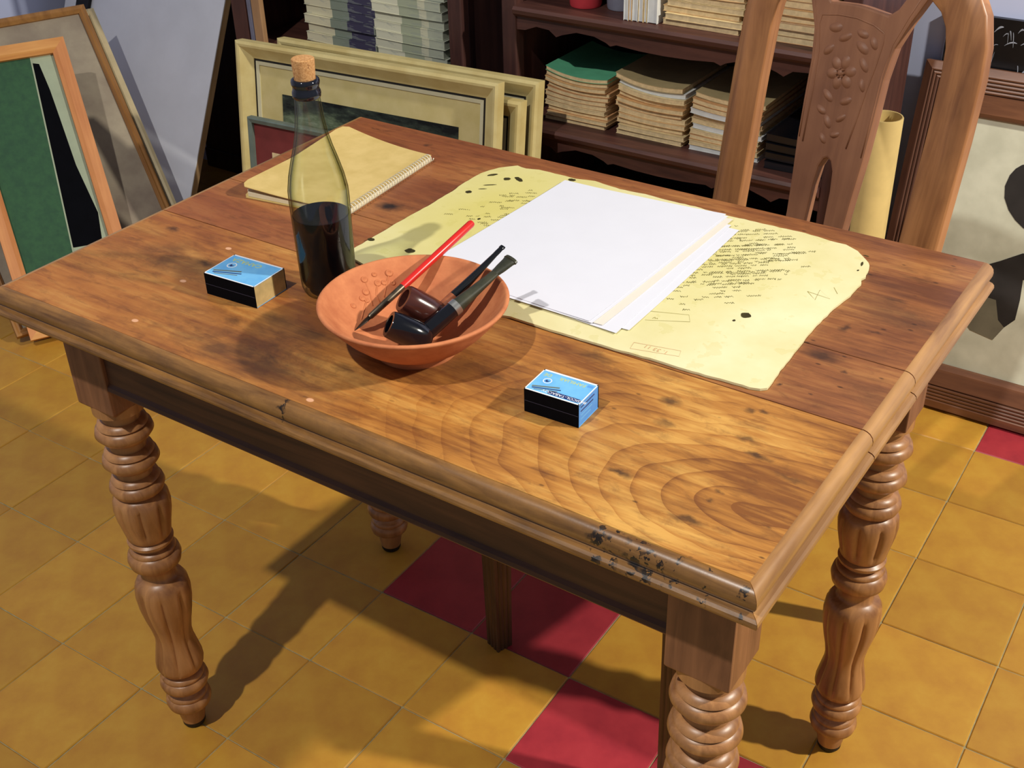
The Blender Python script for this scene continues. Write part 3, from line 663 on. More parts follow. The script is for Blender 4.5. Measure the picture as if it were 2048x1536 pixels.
# ================================================================== NOTEBOOK
m_kraft = plain('kraft_cover', (218, 190, 122), 0.75, 0.06, 40, rgb2=(206, 178, 108)); m_page = plain('notebook_pages', (232, 222, 188), 0.8, 0.04)
NA, NBk, NC, ND = (0.074, 0.339), (0.052, 0.580), (0.221, 0.571), (0.240, 0.362)
nb = thing('spiral_notebook', 'closed spiral notebook with curling kraft cover at the back left of the table', 'notebook', (0.15, 0.46, H))
def nb_sheet(z0, th, curl, inset=0.0, rise=0.0):
    b = MB(); n, m = 16, 12; top = []; 
    def P(s, t):                                           # s: left -> spine, t: front -> back
        s = inset + s * (1 - inset); t = inset + t * (1 - 2 * inset)
        a = Vector(NA).lerp(Vector(ND), s); c = Vector(NBk).lerp(Vector(NC), s); p = a.lerp(c, t)
        z = z0 + curl * ((1 - s) ** 2) * (0.35 + 0.65 * abs(2 * t - 1)) + rise * (1 - s) * t - .3 * curl * s * t * (1 - s) * 4
        return p, z
    vs = []
    for zz in (0, th):
        for i in range(n + 1):
            for j in range(m + 1):
                p, z = P(i / n, j / m); rc = .016
                vs.append((p.x - .15, p.y - .46, z + zz))
    K = (n + 1) * (m + 1); fs = []
    for i in range(n):
        for j in range(m):
            a = i * (m + 1) + j
            if (i == 0 and j in (0, m - 1)) : 
                pass
            fs.append((a, a + 1, a + m + 2, a + m + 1)); fs.append((K + a + m + 1, K + a + m + 2, K + a + 1, K + a))
    edge = [(0, j) for j in range(m + 1)] + [(i, m) for i in range(1, n + 1)] + [(n, j) for j in range(m - 1, -1, -1)] + [(i, 0) for i in range(n - 1, 0, -1)]
    ids = [i * (m + 1) + j for i, j in edge]
    for q in range(len(ids)):
        a, c = ids[q], ids[(q + 1) % len(ids)]; fs.append((a, c, c + K, a + K))
    # round the two free corners
    for zz in (0, K):
        for (i, j, di, dj) in ((0, 0, 1, 1), (0, m, 1, m - 1)):
            a = zz + i * (m + 1) + j; c = zz + di * (m + 1) + dj
            va, vc = Vector(vs[a]), Vector(vs[c]); q = va.lerp(vc, .38); vs[a] = (q.x, q.y, va.z)
    b.add(vs, fs); return b
nb_sheet(.0004, .0010, .0).build('back_cover', m_kraft, nb, smooth=True)
nb_sheet(.0016, .0055, .0005, .012).build('pages', m_page, nb, smooth=True)
nb_sheet(.0085, .0009, .0085, 0.0, .002).build('front_cover', m_kraft, nb, smooth=True)
a, b_ = Vector((ND[0], ND[1], 0)), Vector((NC[0], NC[1], 0)); ax = (b_ - a).normalized(); nx = Vector((ax.y, -ax.x, 0)); turns = 34; pts = []
for k in range(turns * 10 + 1):
    an = 2 * math.pi * k / 10; s = k / (turns * 10)
    p = a.lerp(b_, .01 + .98 * s) + nx * (.0062 * math.cos(an) - .0012) - Vector((.15, .46, 0)); p.z = .0064 + .0056 * math.sin(an); pts.append(p)
MB().tube(pts, .0008, 5).build('spiral_wire', plain('white_coil', (222, 214, 190), .35, .05, spec=.6), nb, smooth='all')

# ================================================================== BLOTTER AND PAPERS
t = NT('stained_blotter', 0.85, 0.15); bn = t.noise(t.coord(), 7, 5, .6); bn2 = t.noise(t.coord(), 30, 4, .6)
bl_col = t.ramp(bn.outputs[0], [(.30, lin((212, 202, 148))), (.52, lin((222, 214, 166))), (.72, lin((230, 224, 184)))])
bl_col = t.mix(spots_node(t, t.coord(), [(-.21, .05, .20, .30, .75), (.05, .03, .20, .22, .5)], .9), bl_col, lin((206, 194, 98)))
bl_col = t.mix(t.math('MULTIPLY', t.math('GREATER_THAN', bn2.outputs[0], .60), .18), bl_col, lin((190, 180, 90))); m_blot = t.col(bl_col)
BLP = [(1035, 331), (1052, 337), (1078, 339), (1110, 347), (1150, 357), (1190, 362), (1240, 378), (1290, 388), (1330, 399), (1390, 413), (1455, 431), (1500, 441), (1560, 455), (1610, 466), (1660, 481), (1692, 489), (1716, 502), (1733, 520), (1740, 531), (1731, 553), (1722, 558), (1722, 567), (1700, 590), (1668, 616), (1640, 642), (1612, 674), (1588, 704), (1562, 738), (1545, 762), (1535, 776), (1520, 778), (1500, 774), (1440, 757), (1370, 738), (1300, 716), (1230, 697), (1160, 677), (1090, 655), (1020, 633)]
zb = H + .0030
poly = [onz(u, v, zb) for u, v in BLP] + [Vector((p[0], p[1], zb)) for p in ((0.520, 0.244), (0.440, 0.252), (0.372, 0.262), (0.332, 0.274))] + [onz(u, v, zb) for u, v in ((708, 496), (740, 478), (800, 442), (862, 408), (905, 382), (930, 364), (962, 346), (998, 335))]
blc = Vector((0.60, 0.44, H))
def deckle(poly, step=.007, amp=.0006):
    out = []
    for p, q in zip(poly, poly[1:] + poly[:1]):
        n = max(1, int((q - p).length / step)); d = (q - p).normalized(); nn = Vector((-d.y, d.x, 0))
        for k in range(n): out.append(p.lerp(q, k / n) + nn * random.uniform(-amp, amp))
    return out
dp = deckle(poly); n = len(dp)
b = MB(); b.add([(p.x - blc.x, p.y - blc.y, .0004) for p in dp] + [(p.x - blc.x, p.y - blc.y, .0030) for p in dp], [tuple(reversed(range(n))), tuple(range(n, 2 * n))] + [(i, (i + 1) % n, (i + 1) % n + n, i + n) for i in range(n)])
blot = thing('desk_blotter', 'large yellowed blotting sheet covered with ink scribbles lying on the table', 'blotter', blc)
b.build('blotting_sheet', m_blot, blot)
# ink handwriting: narrow ribbons a hair above the sheet
m_sepia = plain('sepia_ink', (104, 96, 40), .8, .2, 50); m_sepiaF = plain('faded_ink', (168, 156, 84), .8, .15, 50); m_pinkF = plain('faded_pink_stamp', (220, 176, 130), .8, .1, 50)
def ribbons(lines, wd, z=.00315):
    b = MB()
    for pts in lines:
        if len(pts) < 2: continue
        vs = []
        for i, p in enumerate(pts):
            d = (pts[min(i + 1, len(pts) - 1)] - pts[max(i - 1, 0)])
            if d.length < 1e-9: d = Vector((1, 0))
            d.normalize(); k = wd * random.uniform(.5, 1.3); nn = Vector((-d.y, d.x)) * k
            vs += [(p.x + nn.x, p.y + nn.y, z), (p.x - nn.x, p.y - nn.y, z)]
        b.add(vs, [(2 * i, 2 * i + 1, 2 * i + 3, 2 * i + 2) for i in range(len(pts) - 1)])
    return b
def script(x0, y0, x1, y1, rows, ang, fill, hgt=.0022):
    """rows of broken handwriting inside a box, written along 'ang'"""
    out = []; ca, sa = math.cos(ang), math.sin(ang); ctr = Vector(((x0 + x1) / 2, (y0 + y1) / 2)); ext = math.hypot(x1 - x0, y1 - y0) / 2
    for r in range(rows):
        off = -ext + 2 * ext * (r + .5) / rows + random.uniform(-.003, .003); s = -ext
        while s < ext:
            wl = random.uniform(.004, .018); 
            mid = ctr + Vector((ca * (s + wl / 2) - sa * off, sa * (s + wl / 2) + ca * off))
            fd = ((mid.x - ctr.x) / (x1 - x0) * 2) ** 2 + ((mid.y - ctr.y) / (y1 - y0) * 2) ** 2      # writing thins out towards the edge of the patch
            if random.random() < fill * max(0.0, 1.15 - .85 * fd):
                cur = []; k = 0; a0 = random.uniform(0, 6)
                while k < wl:
                    u_ = s + k; v_ = off + hgt * random.uniform(.3, 1) * math.sin(a0 + k * 2300) + random.uniform(-.0007, .0007)
                    p = ctr + Vector((ca * u_ - sa * v_, sa * u_ + ca * v_))
                    if x0 < p.x < x1 and y0 < p.y < y1: cur.append(p)
                    elif len(cur) > 1: out.append(cur); cur = []
                    k += .00045
                if len(cur) > 1: out.append(cur)
            s += wl + random.uniform(.001, .008)
    return out
def rel(u, v): p = onz(u, v, zb); return Vector((p.x - blc.x, p.y - blc.y))
lines = script(.035, -.04, .185, .165, 50, .62, .80, .0024) + script(.050, -.095, .150, .0, 13, .5, .32) + script(-.235, -.015, -.135, .118, 26, .45, .58, .0024) + script(.10, .05, .22, .155, 13, .62, .22) + script(-.28, -.10, -.15, .02, 10, .4, .20)
o = ribbons(lines, .00030).build('handwriting', m_sepia, blot); o['kind'] = 'stuff'
fl = script(.02, -.145, .14, -.09, 6, 0.02, .45) + script(.10, -.09, .22, .02, 9, .2, .10)
def rect(a, c, d, e): return [[a, c, d, e, a]]
fl += [[rel(*q) for q in ((1295, 622), (1378, 630), (1380, 644), (1290, 640))]] + [[rel(*q) for q in ((1615, 583), (1660, 598), (1640, 580), (1630, 600), (1615, 583))], [rel(1668, 575), rel(1675, 588)]]
o = ribbons(fl, .00036, .0032).build('faded_writing', m_sepiaF, blot); o['kind'] = 'stuff'
o = ribbons([[rel(*q) for q in ((1268, 685), (1362, 702), (1358, 713), (1260, 697), (1268, 685))]], .0003, .0032).build('stamped_box', m_pinkF, blot)
s_ = rel(1312, 699); text_mesh('1. 33 11', .0085, 'stamped_number', m_pinkF, blot, Matrix.Translation((s_.x, s_.y, .0032)) @ Matrix.Rotation(math.pi, 4, 'Z'))
def ink_blot(u, v, rx, ry, rot=0.0):
    c = rel(u, v); n = 16; vs = []
    for k in range(n):
        a = 2 * math.pi * k / n; q = random.uniform(.85, 1.1); x, y = rx * q * math.cos(a), ry * q * math.sin(a)
        vs.append((c.x + x * math.cos(rot) - y * math.sin(rot), c.y + x * math.sin(rot) + y * math.cos(rot), .00325))
    b = MB(); b.add(vs, [tuple(range(n))]); b.build('ink_blot', m_blotink, blot)
m_blotink = plain('brown_ink_blot', (66, 58, 22), .6, .2, 80)
for a in ((937, 384, .0045, .0045), (1014, 358, .005, .005), (1038, 359, .010, .004, -.5), (742, 479, .005, .004), (820, 502, .007, .006), (1492, 631, .006, .006), (1468, 641, .0018, .0022), (1144, 360, .006, .004), (958, 438, .002, .003), (980, 370, .0015, .009, -.9), (965, 378, .0012, .006, -1.0), (985, 350, .008, .003, .9), (1732, 512, .004, .0015), (1724, 528, .0013, .006, .2), (1716, 541, .0012, .002)): ink_blot(*a)
# white sheets
m_paper = plain('white_paper', (222, 223, 232), 0.75, 0.01, 20); m_paper2 = plain('cream_paper', (228, 220, 206), 0.75, 0.015, 20)
def sheet(label, px4, z, mat, wave):
    P4 = [onz(u, v, H + z) for u, v in px4]               # front-left, front-right, back-right, back-left
    c = sum(P4, Vector()) / 4; b = MB(); n = 10; vs = []
    for zz in (0, .00035):
        for i in range(n + 1):
            for j in range(n + 1):
                s, t_ = i / n, j / n; p = P4[0].lerp(P4[1], s).lerp(P4[3].lerp(P4[2], s), t_)
                dz = wave * (max(0, 2 * abs(s - .5) - .55) * max(0, 2 * abs(t_ - .5) - .5)) * 4
                vs.append((p.x - c.x, p.y - c.y, dz + zz))
    K = (n + 1) ** 2; fs = []
    for i in range(n):
        for j in range(n):
            a = i * (n + 1) + j; fs += [(a, a + 1, a + n + 2, a + n + 1), (K + a + n + 1, K + a + n + 2, K + a + 1, K + a)]
    ids = [j for j in range(n + 1)] + [i * (n + 1) + n for i in range(1, n + 1)] + [n * (n + 1) + j for j in range(n - 1, -1, -1)] + [i * (n + 1) for i in range(n - 1, 0, -1)]
    fs += [(ids[q], ids[(q + 1) % len(ids)], ids[(q + 1) % len(ids)] + K, ids[q] + K) for q in range(len(ids))]
    b.add(vs, fs); return tag(b.build('paper_sheet', mat, None, smooth=True, loc=(c.x, c.y, H + z)), label, 'paper', 'loose sheets on the blotter')
sheet('undermost white sheet on the blotter, its corner reaching furthest right', ((1010, 590), (1258, 662), (1478, 462), (1170, 385)), .0034, m_paper, .001)
sheet('white sheet low in the pile with a corner sticking out at the front', ((985, 580), (1232, 668), (1462, 452), (1160, 380)), .0040, m_paper, .001)
sheet('cream sheet showing as a narrow strip under the top sheets', ((960, 578), (1205, 652), (1466, 440), (1150, 374)), .0046, m_paper2, .001)
sheet('white sheet just beneath the topmost sheet of the pile', ((905, 560), (1184, 648), (1456, 434), (1118, 370)), .0052, m_paper, .001)
sheet('topmost blank white sheet of the pile on the blotter', ((846, 532), (1178, 644), (1452, 430), (1130, 362)), .0058, m_paper, .0012)

# ================================================================== BOOKCASES
YB, YBK = 1.30, 1.64
m_bc = wood('dark_bookcase_wood', (58, 34, 32), (96, 60, 50), 'x', 1.0, .5); m_bcz = wood('dark_bookcase_post', (54, 32, 30), (88, 54, 46), 'z', 1.0, .5)
m_bcb = plain('bookcase_back_panel', (20, 16, 18), .9)
def scallop(x0, x1, ztop, zlo):
    keys = [(0, .9), (.03, .86), (.07, .55), (.115, .62), (.14, .98), (.16, .80), (.21, .50), (.27, .55), (.31, .80), (.325, .98), (.345, .84), (.42, .96), (.5, 1.0)]
    full = keys + [(1 - a, b) for a, b in reversed(keys[:-1])]
    return [(x0, ztop), (x1, ztop)] + [(x0 + (x1 - x0) * a, ztop + (zlo - ztop) * b) for a, b in reversed(full)]
def bookcase(label, x0, x1, shelves, ztop, aprons):
    root = thing('bookcase', label, 'bookcase', ((x0 + x1) / 2, (YB + YBK) / 2, 0)); ox, oy = (x0 + x1) / 2, (YB + YBK) / 2
    B = lambda a, c: MB().box((a[0] - ox, a[1] - oy, a[2]), (c[0] - ox, c[1] - oy, c[2]))
    pw = .034
    for xa in (x0, x1 - pw):
        B((xa, YB, 0), (xa + pw, YB + .03, ztop)).build('front_post', m_bcz, root, bevel=.003)
        B((xa + .006, YB + .03, .04), (xa + pw - .006, YBK, ztop)).build('side_panel', m_bcz, root)
    B((x0 + .008, YBK - .012, .04), (x1 - .008, YBK, ztop)).build('back_panel', m_bcb, root)
    B((x0 - .01, YB - .012, ztop), (x1 + .01, YBK, ztop + .025)).build('top', m_bc, root, bevel=.004)
    for z in shelves:
        poly = [(YB - .004, z - .020), (YB - .010, z - .014), (YB - .012, z - .006), (YB - .008, z), (YBK - .012, z), (YBK - .012, z - .020)]
        b = MB(); n = len(poly); vs = [(x0 + pw - ox, q - oy, zz) for q, zz in poly] + [(x1 - pw - ox, q - oy, zz) for q, zz in poly]
        b.add(vs, [tuple(range(n)), tuple(reversed(range(n, 2 * n)))] + [(i, i + n, (i + 1) % n + n, (i + 1) % n) for i in range(n)]); b.build('shelf', m_bc, root)
    for z in aprons:
        MB().prism([(x - ox, zz) for x, zz in scallop(x0 + pw, x1 - pw, z - .020, z - .052)], YB + .004 - oy, YB + .020 - oy).build('scalloped_apron', m_bc, root)
    return root
bookcase('dark wooden bookcase with scalloped shelf aprons behind the chair', -.160, .570, [.12, .33, .540, .781, 1.03], 1.28, [.33, .540, .781, 1.03])
bookcase('dark wooden bookcase behind the leaning yellow frames', -.930, -.262, [.10, .30, .60, .86, 1.1], 1.35, [.30, .86])

def booklet(name, label, x0, x1, y0, y1, z, th, mats, sag=0.0, cat='booklet', group=None, yaw=0.0, lift=0.0):
    """a thin stapled booklet: cover folded round slightly smaller pages, bent by its own weight"""
    b = MB(); n = 10; wx, wy = x1 - x0, y1 - y0; ct = min(.0008, th * .2)
    def slab(xa, xb, ya, yb, za, zb_, mi):
        b.cur = mi; vs = []
        for zz in (za, zb_):
            for i in range(n + 1):
                s = i / n; x = xa + (xb - xa) * s; dz = sag * (2 * s - 1) ** 2 + lift * (1 - s) ** 3
                vs += [(x, ya, zz + dz), (x, yb, zz + dz)]
        K = 2 * (n + 1); fs = [(0, 1, K + 1, K), (2 * n, 2 * n + 1, K + 2 * n + 1, K + 2 * n)]
        for i in range(n):
            a = 2 * i; fs += [(a, a + 1, a + 3, a + 2), (K + a, K + a + 2, K + a + 3, K + a + 1), (a, a + 2, K + a + 2, K + a), (a + 1, a + 3, K + a + 3, K + a + 1)]
        b.add(vs, fs)
    hx, hy = wx / 2, wy / 2
    slab(-hx, hx, -hy, hy, 0, ct, 0); slab(-hx + .0014, hx - .0014, -hy + .0007, hy - .003, ct, th - ct, 1); slab(-hx, hx, -hy, hy, th - ct, th, 0)
    o = b.build(name, mats, None, smooth=True, M=Matrix.Translation(((x0 + x1) / 2, (y0 + y1) / 2, z)) @ Matrix.Rotation(yaw, 4, 'Z'))
    return tag(o, label, cat, group)
tans = [plain('booklet_tan_%d' % k, c, .8, .12, 60) for k, c in enumerate([(230, 182, 122), (240, 198, 140), (222, 168, 114), (234, 210, 156), (246, 224, 172), (212, 176, 134)])]
m_cream = plain('aged_pages', (240, 214, 164), .85, .12, 90); m_white2 = plain('white_pages', (226, 228, 224), .8, .05, 60); m_greenc = plain('green_cover', (104, 190, 146), .6, .08, 30); m_khaki = plain('khaki_cover', (186, 166, 120), .75, .08, 30)
ORD = ['bottom', 'second from bottom', 'third from bottom', 'fourth from bottom', 'fifth from bottom', 'sixth from bottom', 'seventh from bottom', 'eighth from bottom', 'ninth from bottom', 'tenth from bottom', 'eleventh from bottom', 'twelfth from bottom']
def stack(desc, x0, x1, yf, dep, z0, ztop, cnt, topmat, toplabel, group, sag=.004, lift=.0, whites=()):
    z = z0; th0 = (ztop - z0) / cnt
    for k in range(cnt):
        th = th0 * random.uniform(.94, .97); last = k == cnt - 1; q = k / max(1, cnt - 1)
        cov = topmat if last else random.choice(tans); pg = m_cream
        if k in whites: cov = m_white2; pg = m_white2
        jx, jy = random.uniform(-.005, .005), random.uniform(-.004, .006)
        booklet('booklet', toplabel if last else desc + ', ' + ORD[k], x0 + jx, x1 + jx, yf + jy, yf + jy + dep, z + .0003, th, [cov, pg], sag * q, 'booklet', group, random.uniform(-.02, .02), lift * q)
        z += th0
stack('thin tan booklet in the green-topped pile on the lower shelf', -.085, .060, 1.348, .19, .540, .640, 11, m_greenc, 'green covered booklet on top of the left pile on the lower shelf', 'booklets in the green-topped pile', .006, .008)
stack('thin tan booklet in the middle pile on the lower shelf', .083, .232, 1.348, .20, .540, .652, 11, m_khaki, 'olive brown booklet on top of the middle pile on the lower shelf', 'booklets in the middle pile', .005, .010, (9,))
stack('thin pale booklet in the lower pile behind the chair stile', .247, .392, 1.348, .22, .540, .648, 11, m_khaki, 'olive brown booklet on top of the pile behind the chair stile', 'booklets in the pile behind the chair', .004, .004, (0, 4, 7))
stack('tan booklet in the left pile on the upper shelf', .190, .345, 1.325, .21, .781, .885, 9, tans[3], 'topmost tan booklet of the left pile on the upper shelf', 'booklets in the upper left pile', .002)
stack('tan booklet in the upper pile right of the chair stile', .358, .520, 1.325, .21, .781, .880, 8, tans[4], 'topmost tan booklet of the right pile on the upper shelf', 'booklets in the upper right pile', .002)
# clear plastic sleeves leaning at the right of the lower shelf
m_dplast = plain('black_plastic_folder', (22, 22, 28), .18, .1, 20, spec=.7)
for k in range(4):
    booklet('plastic_folder', 'glossy black plastic folder at the right end of the lower shelf, ' + ORD[k], .405, .525, 1.335 + .004 * k, 1.56, .5405 + .016 * k, .013, [m_dplast, m_dplast], .001, 'folder', 'black folders on the lower shelf', .05 - .02 * k)
# upright white booklets and two pots on the upper shelf
xs = .112
for k, (wd, hh, mt, lb) in enumerate(((.009, .12, m_white2, 'upright white booklet next to the grey pot on the upper shelf'), (.006, .11, tans[1], 'upright narrow tan booklet, second from the grey pot'), (.011, .118, m_white2, 'upright white booklet, third from the grey pot'), (.010, .122, m_cream, 'upright cream booklet, fourth from the grey pot'), (.006, .11, tans[3], 'upright thin tan booklet, fifth from the grey pot'), (.020, .125, m_white2, 'thick upright white booklet beside the left upper pile'))):
    o = booklet('booklet', lb, 0, hh, 0, .13, 0, wd, [mt, m_white2], 0, 'booklet', 'upright booklets on the upper shelf')
    o.matrix_world = Matrix.Translation((xs + wd / 2, 1.312 + .065 + k * .001, .7815 + hh / 2)) @ Matrix.Rotation(math.pi / 2, 4, 'Y') @ Matrix.Translation((0, 0, -wd / 2))
    xs += wd + .0012
def pot(label, x, y, r, h, mat):
    root = thing('pot', label, 'pot', (x, y, .7818))
    weld(closed_lathe([(0, 0), (r * .84, 0), (r * .88, .004), (r * .98, h * .8), (r * 1.04, h * .82), (r * 1.05, h), (r * .97, h), (r * .92, h * .8), (r * .8, .008), (0, .008)], 40).build('pot_body', mat, root, smooth=True, angle=40))
pot('red pot on the upper shelf of the bookcase', -.003, 1.366, .036, .075, plain('red_glazed_pot', (206, 62, 70), .5, .08, 30))
pot('grey pot on the upper shelf next to upright booklets', .068, 1.384, .033, .08, plain('grey_pot', (132, 132, 146), .6, .08, 30))

# printed volumes on the left bookcase
def spine_mat(name, stops):
    t = NT(name, .7, .3); c = t.coord('Object', (3.0, 3.0, 1)); sx = t.new('ShaderNodeSeparateXYZ'); t.link(c, sx.inputs[0])
    f = t.math('ADD', sx.outputs[0], .5); n = t.noise(t.coord('Object', (25, 25, 160)), 1.0, 3)
    col = t.ramp(f, [(p, lin(c_)) for p, c_ in stops], 'CONSTANT'); return t.col(t.mix(t.math('MULTIPLY', t.math('GREATER_THAN', n.outputs[0], .57), .35), col, lin((150, 156, 150))))
m_sp1 = spine_mat('printed_spine_a', [(0, (214, 208, 176)), (.42, (136, 146, 130)), (.57, (70, 66, 90)), (.80, (150, 156, 140))])
m_sp2 = spine_mat('printed_spine_b', [(0, (218, 216, 190)), (.44, (170, 176, 150)), (.60, (206, 204, 176)), (.66, (176, 180, 160))])
def volumes(desc, x0, x1, yf, dep, z0, zt_, cnt, mat, group):
    z = z0; th0 = (zt_ - z0) / cnt
    for k in range(cnt):
        jx, jy = random.uniform(-.004, .004), random.uniform(-.004, .004)
        booklet('printed_volume', desc + ', ' + (ORD[k] if k < cnt - 1 else 'topmost'), x0 + jx, x1 + jx, yf + jy, yf + jy + dep, z + .0003, th0 * .965, [mat, mat], .0008, 'book', group, random.uniform(-.015, .015)); z += th0
volumes('printed volume with grey striped spine, left pile above cream frames', -.715, -.505, 1.318, .22, .60, .80, 10, m_sp1, 'printed volumes, left pile')
volumes('printed volume with pale spine, right pile above cream frames', -.500, -.310, 1.305, .22, .60, .778, 9, m_sp2, 'printed volumes, right pile')

# ================================================================== PICTURES
def rails(root, W, Hh, prof, mat, name='frame_rail', off=0.0):
    """four mitred rails; profile points are (inward, outward towards the viewer)"""
    cs = [(off, off), (W - off, off), (W - off, Hh - off), (off, Hh - off)]; sx = [1, -1, -1, 1]; sz = [1, 1, -1, -1]; n = len(prof)
    for k in range(4):
        a, c = k, (k + 1) % 4; vs = [(cs[a][0] + sx[a] * o, -d, cs[a][1] + sz[a] * o) for o, d in prof] + [(cs[c][0] + sx[c] * o, -d, cs[c][1] + sz[c] * o) for o, d in prof]
        b = MB(); b.add(vs, [tuple(range(n)), tuple(reversed(range(n, 2 * n)))] + [(i, i + n, (i + 1) % n + n, (i + 1) % n) for i in range(n)])
        b.build(name, mat[k % 2] if isinstance(mat, list) else mat, root, smooth=True, angle=20)
def panel(root, name, mat, x0, z0, x1, z1, d0, d1): return MB().box((x0, -d1, z0), (x1, -d0, z1)).build(name, mat, root)
m_linen = plain('linen_mat', (206, 190, 134), .85, .06, 26, rgb2=(196, 180, 120)); m_yfr = plain('cream_frame_paint', (212, 196, 138), .45, .06, 18, rgb2=(198, 178, 118)); m_liner = plain('pale_liner', (206, 200, 166), .6, .04); m_dark = plain('dark_liner', (26, 22, 18), .6)
t = NT('green_landscape', .5, .3); ln = t.noise(t.coord('Object', (1, 1, 3)), 9, 6, .7); lz = t.new('ShaderNodeSeparateXYZ'); t.link(t.coord(), lz.inputs[0])
mz = t.new('ShaderNodeMapRange'); t.link(lz.outputs[2], mz.inputs[0]); mz.inputs[1].default_value = .574; mz.inputs[2].default_value = .50
lf_ = t.math('ADD', t.math('MULTIPLY', ln.outputs[0], .75), t.math('MULTIPLY', mz.outputs[0], .22))
t.col(t.ramp(lf_, [(.34, lin((16, 18, 18))), (.46, lin((52, 60, 52))), (.56, lin((104, 118, 92))), (.72, lin((166, 174, 158)))])); m_land = t.m
YP = [(0, 0), (0, .024), (.006, .026), (.011, .025), (.030, .010), (.036, .008), (.036, 0)]
def yellow_frame(label, pl, pr, ztop, mat_in, pic):
    pl, pr = Vector((pl[0], pl[1], 0)), Vector((pr[0], pr[1], 0)); W = (pr - pl).length; x = (pr - pl).normalized(); nb_ = Vector((-x.y, x.x, 0)); an = math.radians(7.6); Hh = ztop / math.cos(an)
    z = nb_ * math.sin(an) + Vector((0, 0, math.cos(an))); base = pl - nb_ * math.sin(an) * Hh + Vector((0, 0, .002))
    root = thing('picture_frame', label, 'picture frame', M=frame_matrix(base, x, z), group='cream frames behind the table')
    rails(root, W, Hh, YP, m_yfr); panel(root, 'backing', m_dark, .008, .008, W - .008, Hh - .008, -.002, .002)
    rails(root, W, Hh, [(0, 0), (0, .006), (.005, .006), (.005, 0)], m_dark, 'dark_liner', .036); rails(root, W, Hh, [(0, 0), (0, .0075), (.008, .0065), (.008, 0)], m_liner, 'pale_liner', .041)
    panel(root, 'mat_board', mat_in, .045, .045, W - .045, Hh - .045, .002, .004)
    if pic: panel(root, 'painting', m_land, pic[0], pic[1], pic[2], pic[3], .004, .0046)
    return root
yellow_frame('cream picture frame with green landscape, foremost of the frames leaning behind the table', (-.719, 1.12), (-.066, 1.17), .672, m_linen, (.108, .10, .556, .574))
yellow_frame('cream picture frame leaning between the landscape frame and the bookcase, rearmost', (-.678, 1.205), (-.022, 1.245), .660, m_linen, (.12, .10, .52, .5))
yellow_frame('lower cream picture frame with dark mat squeezed between two taller cream frames', (-.60, 1.165), (-.040, 1.208), .628, plain('dark_purple_mat', (74, 60, 62), .8), None)
# small grey frame with a red picture in front of them
m_gfr = plain('grey_green_frame', (104, 116, 108), .5, .1, 40); m_redpic = plain('dull_red_picture', (124, 50, 48), .7, .12, 20)
pA = ony(503, 232, 1.02); x = Vector((.98, .07, 0)).normalized(); nb_ = Vector((-x.y, x.x, 0)); Hh = pA.z / math.cos(math.radians(6)); z = nb_ * math.sin(math.radians(6)) + Vector((0, 0, math.cos(math.radians(6))))
root = thing('picture_frame', 'small grey-green frame with dull red picture leaning before the landscape frame', 'picture frame', M=frame_matrix(Vector((pA.x, pA.y, 0)) - nb_ * math.sin(math.radians(6)) * Hh + Vector((0, 0, .002)), x, z))
rails(root, .36, Hh, [(0, 0), (0, .014), (.003, .016), (.011, .014), (.011, 0)], m_gfr); panel(root, 'picture', m_redpic, .009, .009, .351, Hh - .009, .002, .006); panel(root, 'white_label', m_cream, .056, Hh - .098, .082, Hh - .070, .006, .0066)

# leaning pictures on the left
m_pine = wood('plain_pine_frame', (190, 116, 66), (222, 152, 92), 'z', 1.0, .5); m_pinex = wood('plain_pine_rail', (196, 128, 66), (226, 164, 92), 'x', 1.0, .5)
m_green = plain('green_painted_field', (50, 92, 60), .75, .12, 60, rgb2=(42, 80, 56)); m_pgrey = plain('pale_green_field', (166, 178, 152), .7, .06, 20); m_blk = plain('black_painted_shape', (6, 7, 13), .9, spec=.1)
def on_plane(M, depth, u, v):
    """local (x, z) on a leaning picture of a point seen at (u, v)"""
    O = M.translation; n = -(M.to_3x3() @ Vector((0, 1, 0))); X = M.to_3x3() @ Vector((1, 0, 0)); Z = M.to_3x3() @ Vector((0, 0, 1))
    d = ray(u, v); p = CAM + d * ((O + n * depth - CAM).dot(n) / d.dot(n)) - O; return (p.dot(X), p.dot(Z))
def flat_poly(root, name, mat, pts, d, th=.0006): return MB().prism(pts, -d - th, -d).build(name, mat, root)
F2 = frame_matrix((-1.109, .679, .012), (.465, .885, 0), (-.487, .256, .835)); W2, H2 = .272, .690
root = thing('picture_frame', 'plain pine frame with green and black painting leaning at the left of the table', 'picture frame', M=F2)
rails(root, W2, H2, [(0, 0), (0, .024), (.022, .024), (.033, .018), (.033, 0)], [m_pinex, m_pine])
panel(root, 'painting', m_pgrey, .018, .018, W2 - .018, H2 - .018, .003, .006)
c2 = lambda u, v: on_plane(F2, .006, u, v)
inset = lambda p: (min(max(p[0], .0325), W2 - .0325), min(max(p[1], .0325), H2 - .0325))
flat_poly(root, 'black_shape', m_blk, [inset(c2(*q)) for q in ((0, 500), (150, 495), (205, 485), (196, 425), (152, 330), (121, 240), (100, 180), (78, 128), (20, 120))], .006)
g0, g1 = c2(63, 128), c2(146, 505); gx = lambda z: g0[0] + (g1[0] - g0[0]) * (z - g0[1]) / (g1[1] - g0[1])
zt2, zb2 = H2 - .033, .033
flat_poly(root, 'green_field', m_green, [(.0325, zb2), (gx(zb2), zb2), (gx(zt2), zt2), (.0325, zt2)], .0066); flat_poly(root, 'pale_edge_line', m_pgrey, [(gx(zb2) - .001, zb2), (gx(zb2) + .0025, zb2), (gx(zt2) + .0025, zt2), (gx(zt2) - .001, zt2)], .0072)
